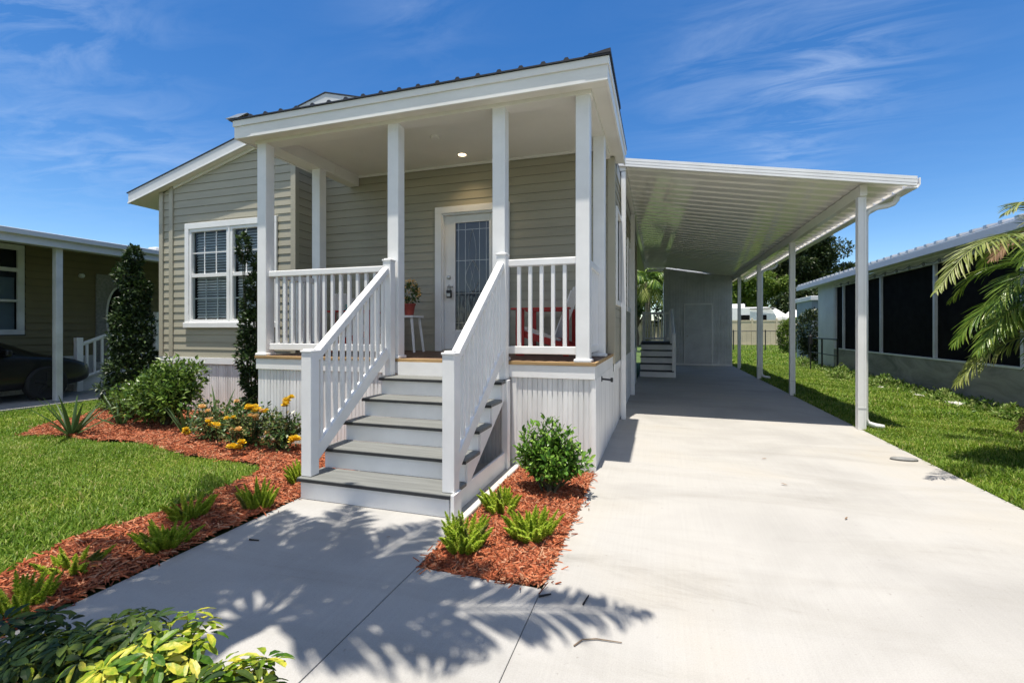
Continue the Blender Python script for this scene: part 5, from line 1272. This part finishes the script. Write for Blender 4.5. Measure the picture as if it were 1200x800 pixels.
def schefflera(label, base, heads, mats, seed, group):
    """heads: list of (x, y, z, size, which material); each head carries several palmate leaves"""
    g = np.random.default_rng(seed); t = thing('umbrella_shrub', label, 'shrub', group)
    bins = {}
    st_ = MB()
    for hx, hy, hz, s_, mk in heads:
        c = np.array([hx, hy, hz])
        st_.tube([(hx * .4, hy * .4, -.03), (hx * .8, hy * .8, hz * .55), c], [.013, .010, .007], 6)
        for k in range(14):
            a = 2 * math.pi * k / 9 * 1.618 * 2 + g.uniform(-.3, .3); el = g.uniform(-.25, 1.15)
            d = np.array([math.cos(a) * math.cos(el), math.sin(a) * math.cos(el), math.sin(el)])
            pl = s_ * g.uniform(.45, .95); q = c + d * pl + np.array([0, 0, .02])
            st_.tube([c, c + d * pl * .5 + np.array([0, 0, .012]), q], [.0035, .003, .0022], 4)
            nl = int(g.integers(7, 10)); ax = norm(d * .75 + np.array([0, 0, .9]) + g.normal(0, .15, 3))
            u = norm(np.cross(ax, g.normal(size=3))); v = np.cross(ax, u)
            D = []; 
            for j in range(nl):
                b = 2 * math.pi * (j + g.uniform(-.12, .12)) / nl; D.append(u * math.cos(b) + v * math.sin(b) + ax * g.uniform(.0, .28))
            D = np.array(D); n = len(D)
            l = s_ * .43 * g.uniform(.8, 1.15, n)
            mm = bins.setdefault(mk if g.random() < .85 else (1 - mk), MB())
            leaf_fine(mm, np.repeat(q[None], n, 0) + D * .012, D, np.repeat(ax[None], n, 0), l, l * .38, .14, .3)
    for mk, mm in bins.items(): mm.build('leaves', M[mats[mk]], t)
    st_.build('stem', M['fern_stem'], t); t.location = base
    return t
def heads(base, pts, s, mk):
    return [(x - base[0], y - base[1], z - .0, s, mk) for x, y, z in pts]
b1 = (-1.30, .86, -.10); b2 = (-1.05, .86, -.09); b3 = (-1.80, .95, -.12)
schefflera('yellow variegated umbrella shrub at the near edge of the walkway', b1, heads(b1, [(-1.33, .9, .53), (-1.40, .88, .42), (-1.20, .88, .49), (-1.28, .94, .58), (-1.46, .93, .46), (-1.26, .82, .42), (-1.36, .97, .50)], .125, 0), ['scheff_yellow', 'scheff_green'], 1, 'umbrella shrubs in the near border')
schefflera('smaller yellow variegated umbrella shrub nearest the walkway joint', b2, heads(b2, [(-1.02, .9, .53), (-1.07, .87, .46), (-.98, .88, .48), (-1.05, .95, .50)], .13, 0), ['scheff_yellow', 'scheff_green'], 2, 'umbrella shrubs in the near border')
schefflera('dark green shaded umbrella shrub at the near border corner', b3, heads(b3, [(-1.90, .95, .45), (-1.72, .92, .50), (-1.60, .93, .48), (-1.84, .9, .36), (-1.66, .9, .38), (-1.52, .97, .52), (-2.0, 1.0, .38), (-1.60, 1.05, .42), (-2.1, 1.02, .42), (-1.78, 1.1, .42), (-1.95, 1.1, .34)], .13, 1), ['scheff_yellow', 'scheff_green'], 3, 'umbrella shrubs in the near border')

# ---- palms
def frond_mesh(path, n, ll, lw, seed, droop=.45, vee=.5, taper=True, rad=.012, fold=.2, angle=.9):
    """feather frond: rachis along path (3-D points), n leaflet pairs"""
    g = np.random.default_rng(seed); m = MB()
    P = [np.array(p, float) for p in path]
    # smooth path by Catmull-Rom
    Q = [2 * P[0] - P[1]] + P + [2 * P[-1] - P[-2]]; C = []
    for i in range(1, len(Q) - 2):
        for t in np.linspace(0, 1, 8, endpoint=False):
            a, b, c, d = Q[i - 1:i + 3]
            C.append(.5 * ((2 * b) + (-a + c) * t + (2 * a - 5 * b + 4 * c - d) * t * t + (-a + 3 * b - 3 * c + d) * t ** 3))
    C.append(P[-1]); C = np.array(C)
    m.tube(C[::2] if len(C) > 12 else C, list(np.linspace(rad, rad * .25, len(C[::2]) if len(C) > 12 else len(C))), 5)
    cum = np.concatenate([[0], np.cumsum(np.linalg.norm(np.diff(C, axis=0), axis=1))]); T = cum[-1]
    pp = []; dd = []; uu = []; L = []
    for i in range(n):
        f = .16 + .83 * (i + .5) / n; s_ = f * T
        k = min(np.searchsorted(cum, s_), len(C) - 1); k0 = max(k - 1, 0)
        c = C[k0] + (C[k] - C[k0]) * ((s_ - cum[k0]) / max(cum[k] - cum[k0], 1e-6)) if k > k0 else C[k]
        tg = norm(C[min(k + 1, len(C) - 1)] - C[max(k - 2, 0)])
        sd = np.cross(tg, (0, 0, 1)); sd = norm(sd) if np.linalg.norm(sd) > .05 else np.array([1, 0, 0]); up = np.cross(sd, tg)
        ang = angle * (1 - .45 * f)
        for sg in (-1, 1):
            d = tg * math.cos(ang) + (sd * sg * math.cos(vee) + up * math.sin(vee) * .5) * math.sin(ang)
            d = d + np.array([0, 0, -droop * .4]) + g.normal(0, .07, 3)
            pp.append(c); dd.append(d); uu.append(up + g.normal(0, .15, 3))
            L.append(ll * (math.sin(math.pi * min(1, .18 + f * .80)) ** .7 if taper else 1) * g.uniform(.85, 1.1))
    L = np.array(L)
    leaf_fine(m, np.array(pp), np.array(dd), np.array(uu), L, lw * g.uniform(.8, 1.15, len(L)), fold, droop)
    return m
def crown_frond(c, tip, rise, seed, **kw):
    """path from crown c to tip arching up by rise"""
    c = np.array(c, float); tip = np.array(tip, float); h = tip - c
    mid = c + h * .45 + np.array([0, 0, rise]); q = c + h * .78 + np.array([0, 0, rise * .72])
    return frond_mesh([c, c + h * .2 + np.array([0, 0, rise * .62]), mid, q, tip], seed=seed, **kw)
pm = thing('palm_tree', 'feather palm beside the viewpoint whose fronds shade the walkway', 'palm tree')
CR = np.array([-2.0, .98, 4.75])
tk = MB(); tk.tube([(-3.35, -1.1, -.05), (-3.05, -.75, 1.2), (-2.62, -.1, 2.6), (-2.22, .55, 3.9), CR], [.16, .12, .11, .10, .085], 12); tk.build('trunk', M['palm_bark'], pm, smooth=True)
GT = [(-.03, 2.25, .55), (-2.35, 3.05, .35), (-1.55, 2.95, .4), (-3.35, 2.45, .35), (-3.2, 1.7, .4), (-4.1, 3.2, .55), (-2.75, 2.75, .4), (-.95, 2.45, .35), (-3.9, 1.0, .4), (-3.1, .1, .5), (-1.7, -.6, .5), (-2.6, -.9, .5), (-2.0, 2.3, .3), (-1.25, 2.1, .6), (-3.6, 1.9, .6), (-2.9, 1.35, .3), (-1.55, 1.75, .3), (-.7, 1.75, .6), (-3.8, 2.7, .3), (-2.15, 2.65, .5), (-1.35, 2.35, .35)]
for i, (gx, gy, rise) in enumerate(GT):
    zt = 4.45 + .3 * ((i * 7) % 5) / 5 - .25
    tip = np.array([gx - .035 * zt, gy - .125 * zt, zt])
    f = crown_frond(CR, tip, rise + .1, 100 + i, n=44, ll=.46, lw=.046, droop=.35, vee=.2, rad=.02)
    f.build('frond', M['palm_leaf'], pm)
settle(pm, (-3.35, -1.1, 0))

p2 = thing('palm_tree', 'leaning green and straw coloured palm in front of the stained wall', 'palm tree')
C2 = np.array([4.55, 6.55, 1.55])
tk = MB()
for i, (dx, dy) in enumerate(((0, 0), (.18, .12), (-.14, .14), (.06, -.18))):
    tk.tube([(4.6 + dx, 6.75 + dy, -.05), (4.58 + dx * 1.1, 6.7 + dy, .6), (4.52 + dx * 1.3, 6.6 + dy * 1.2, 1.45)], [.07, .055, .045], 10)
tk.build('trunk', M['palm_bark'], p2, smooth=True)
FR = [  # crown start offset, tip, rise, leaflet length, material
    ((4.2, 6.3, 1.75), (2.32, 5.05, 1.72), .50, .38, 'palm_dry'), ((4.35, 6.45, 1.5), (3.0, 6.2, 1.22), .38, .38, 'palm_leaf'), ((4.35, 6.4, 1.1), (3.0, 6.15, .80), .34, .36, 'palm_dry'),
    ((4.4, 6.4, 1.9), (3.28, 6.1, 2.12), .34, .34, 'palm_brown'), ((4.4, 6.4, 2.0), (3.45, 6.2, 2.62), .3, .38, 'palm_dry'), ((4.4, 6.4, 1.3), (3.35, 6.0, 1.35), .42, .40, 'palm_leaf'), ((4.4, 6.4, 1.6), (3.4, 5.7, 1.7), .42, .42, 'palm_leaf'),
    ((4.4, 6.4, 1.2), (3.42, 5.75, .95), .32, .36, 'palm_leaf'), ((4.4, 6.4, .8), (3.5, 6.1, .38), .1, .26, 'palm_brown'), ((4.5, 6.4, 1.6), (3.9, 4.9, 1.7), .5, .42, 'palm_leaf'), ((4.4, 6.4, 1.5), (3.05, 5.9, 1.15), .40, .40, 'palm_leaf'),
    ((4.5, 6.5, 1.7), (4.1, 7.9, 2.2), .5, .42, 'palm_leaf'), ((4.6, 6.5, 1.7), (5.3, 7.9, 2.1), .5, .42, 'palm_leaf'), ((4.7, 6.4, 1.7), (5.6, 5.9, 2.4), .5, .42, 'palm_leaf'), ((4.6, 6.4, 1.6), (4.9, 5.0, 1.9), .5, .42, 'palm_leaf'), ((4.6, 6.5, 1.9), (4.7, 6.6, 3.3), .2, .42, 'palm_leaf'), ((4.5, 6.5, 1.6), (3.5, 7.3, 1.75), .45, .40, 'palm_leaf'),
    ((4.3, 6.3, 1.45), (3.15, 5.9, 1.55), .45, .42, 'palm_leaf'), ((4.3, 6.3, 1.3), (3.2, 6.3, 1.0), .4, .40, 'palm_leaf'), ((4.3, 6.3, 1.7), (3.3, 5.7, 2.0), .5, .42, 'palm_leaf'), ((4.3, 6.3, 1.4), (3.4, 6.5, 1.25), .5, .42, 'palm_leaf'), ((4.3, 6.2, 1.8), (3.5, 5.9, 2.35), .4, .42, 'palm_dry')]
for i, (a, b, rise, ll, mk) in enumerate(FR):
    crown_frond(a, b, rise * 1.15, 200 + i, n=62, ll=ll * 1.0, lw=.0155, droop=.25, vee=.45, rad=.012).build('frond', M[mk], p2)
settle(p2, (4.6, 6.75, 0))

def fan_palm(label, base, h, seed):
    g = np.random.default_rng(seed); t = thing('palm_tree', label, 'palm tree')
    m = MB(); m.tube([(0, 0, -.1), (.05, 0, h * .5), (0, 0, h)], [.22, .18, .16], 10); m.build('trunk', M['palm_bark'], t, smooth=True)
    for i in range(20):
        a = 2.4 * i; el = 1.2 - 2.0 * i / 20; d = np.array([math.cos(a) * math.cos(el), math.sin(a) * math.cos(el), math.sin(el)])
        c = np.array([0, 0, h]); tip = c + d * 1.7 + np.array([0, 0, -.7])
        crown_frond(c, tip, .35, seed * 50 + i, n=20, ll=.75, lw=.07, droop=.6, vee=.2, rad=.02).build('frond', M['palm_leaf' if i < 13 else 'palm_dry'], t)
    t.location = base; return t
fan_palm('shaggy palm seen through the gap beside the utility shed', (-.75, 31, 0), 4.4, 5)

# ---- trees
def tree(label, base, h, crown, n, mat, ls, seed, trunk_r=.25, lumps=9):
    """crown: (centre xyz offset, radii) — leaf clumps gathered round limb ends, with gaps between"""
    global RNG
    g = np.random.default_rng(seed); RNG = np.random.default_rng(seed + 1)
    t = thing('broad_tree', label, 'tree')
    c0 = np.array(crown[0], float); R0 = np.array(crown[1], float)
    dirs = norm(g.normal(size=(lumps * 5, 3)) + np.array([0, 0, .25])); cs = c0 + dirs * R0 * g.uniform(.35, .98, (lumps * 5, 1)); rs = R0.mean() * g.uniform(.16, .34, lumps * 5)
    P = []; D = []
    k = n // (lumps * 5)
    for c, r in zip(cs, rs):
        d = norm(g.normal(size=(k, 3))); P.append(c + d * r * (g.random((k, 1)) ** .45) * np.array([1.15, 1.15, .8])); D.append(d * .6 + np.array([0, 0, .1]))
    P = np.vstack(P); D = np.vstack(D) + rand_dirs(len(P)) * .8
    m = MB(); leaf_cloud(m, P, D, rand_dirs(len(P)) * .7 + np.array([0, 0, 1.0]), ls * RNG.uniform(.6, 1.3, len(P)), ls * .6 * RNG.uniform(.7, 1.2, len(P)))
    m.build('crown', mat, t)
    m = MB(); zf = c0[2] - R0[2] * .75
    m.tube([(0, 0, -.1), (.1, 0, zf * .5), (c0[0] * .4, c0[1] * .4, zf)], [trunk_r, trunk_r * .8, trunk_r * .65], 10)
    for i in range(0, len(cs), 3):
        s_ = np.array([c0[0] * .4, c0[1] * .4, zf]); m.tube([s_, s_ * .5 + cs[i] * .5 + np.array([0, 0, .3]), cs[i]], [trunk_r * .45, trunk_r * .25, .03], 6)
    m.build('trunk', M['bark'], t)
    t.location = base; return t
tree('tall dark tree rising behind the screened house roof', (18.3, 71, 0), 15, ((0, 0, 9.6), (5.6, 5, 5.2)), 26000, M['tree_dark'], .42, 301, .4, 11)
tree('bright green spreading tree behind the camper', (11.6, 66, 0), 9, ((0, 0, 6.6), (4.6, 3.5, 3.0)), 15000, M['tree_light'], .38, 302, .3, 9)
tree('dark bushy tree behind the bright green tree', (9.0, 74, 0), 12, ((0, 0, 6.5), (7.5, 4, 5.6)), 16000, M['tree_dark'], .5, 303, .35, 10)
tree('dense dark tree behind the shaggy palm', (-2.0, 42, 0), 8, ((0, 0, 4.6), (4.5, 3, 4.2)), 12000, M['tree_dark'], .34, 304, .3, 9)
tree('low dark tree behind the white tent', (16.5, 62, 0), 7, ((0, 0, 3.3), (5.0, 2.5, 3.0)), 11000, M['tree_dark'], .4, 305, .3, 9)
tree('green tree beyond the blue shed', (16.5, 48, 0), 7, ((0, 0, 3.2), (3.4, 3, 3.0)), 7000, M['tree_dark'], .34, 306, .25, 8)
# across the street behind the viewpoint: what the door glass mirrors
tree('dark roadside tree across the street mirrored in the door glass', (3.5, -17, 0), 7, ((0, 0, 4.6), (3.6, 3, 3.2)), 7000, M['tree_dark'], .4, 307, .3, 8)
tree('spreading roadside tree across the street behind the viewpoint', (-7, -21, 0), 8, ((0, 0, 5.0), (4.6, 3.5, 3.6)), 7000, M['tree_dark'], .45, 308, .3, 8)

# ---- small litter on the concrete
def litter(name, label, pts, r, mat, cat):
    m = MB(); m.tube(pts, r, 5); o = m.build(name, mat); tag(o, label, cat); return o
litter('twig', 'thin curved twig lying on the driveway', [(-.36, 2.04, .006), (-.33, 2.09, .008), (-.27, 2.115, .007), (-.16, 2.125, .006)], [.0035, .003, .003, .002], M['twig'], 'twig')
litter('twig', 'short dark twig at the corner of the mulch square', [(-.60, 2.36, .008), (-.545, 2.40, .008)], [.006, .004], M['rubber'], 'twig')
litter('twig', 'tiny dark twig in the palm shadow on the driveway', [(-.37, 2.36, .006), (-.355, 2.45, .006)], [.005, .003], M['rubber'], 'twig')
litter('twig', 'small dark twig at the shaded mulch side of the walkway', [(-2.60, 2.42, .006), (-2.53, 2.43, .006)], [.006, .004], M['rubber'], 'twig')
def leaf_litter(label, x, y, l, a, mat='palm_brown'):
    m = MB(); d = np.array([[math.cos(a), math.sin(a), .05]]); leaf_fine(m, np.array([[x, y, .008]]), d, np.array([[0, 0, 1.0]]), np.array([l * .6]), np.array([l * .18]), .15, -.1); tag(m.build('fallen_leaf', M[mat]), label, 'leaf')
leaf_litter('dry leaf on the driveway below the carport edge', 1.05, 5.6, .09, .2); leaf_litter('dry leaf in the middle of the driveway', 1.1, 4.72, .10, 2.9); leaf_litter('dry leaf in the driveway centre near the joint', 1.3, 4.0, .07, .9); leaf_litter('tiny leaf beside the mulch square on the driveway', -.52, 3.6, .05, 1.7)
leaf_litter('small brown leaf on the walkway in front of the bottom step', -1.75, 2.72, .05, .4)
ro = MB(); ro.lathe((2.50, 6.03, .0), [(.03, .0), (.13, .006), (.12, .022), (.03, .03)], 12); V = ro.v[0]; V[:, 1] = 6.03 + (V[:, 1] - 6.03) * .45; tag(ro.build('flat_stone', M['slat_grey'], smooth=True), 'flat grey stone at the driveway edge beside the grass', 'stone')
for i, (x, y, s_, lab) in enumerate(((5.15, 11.8, .16, 'white rubble stone at the wall foot among weeds'), (5.25, 10.8, .20, 'long pale rubble stone in the weeds under the screens'), (5.3, 9.6, .12, 'small pale rubble stone near the palm'), (5.05, 13.3, .10, 'little white stone by the weedy clump'))):
    m = MB(); m.lathe((0, 0, 0), [(.3, -.1), (1.0, .0), (.9, .25), (.3, .4)], 9); V = m.v[0]; V *= np.array([s_ * .5, s_ * 1.1, s_ * .45]); V += np.random.default_rng(i).normal(0, s_ * .06, V.shape); o = m.build('rubble_stone', M['kerb']); o.location = (x, y, .02); tag(o, lab, 'stone', 'rubble stones in the weeds')
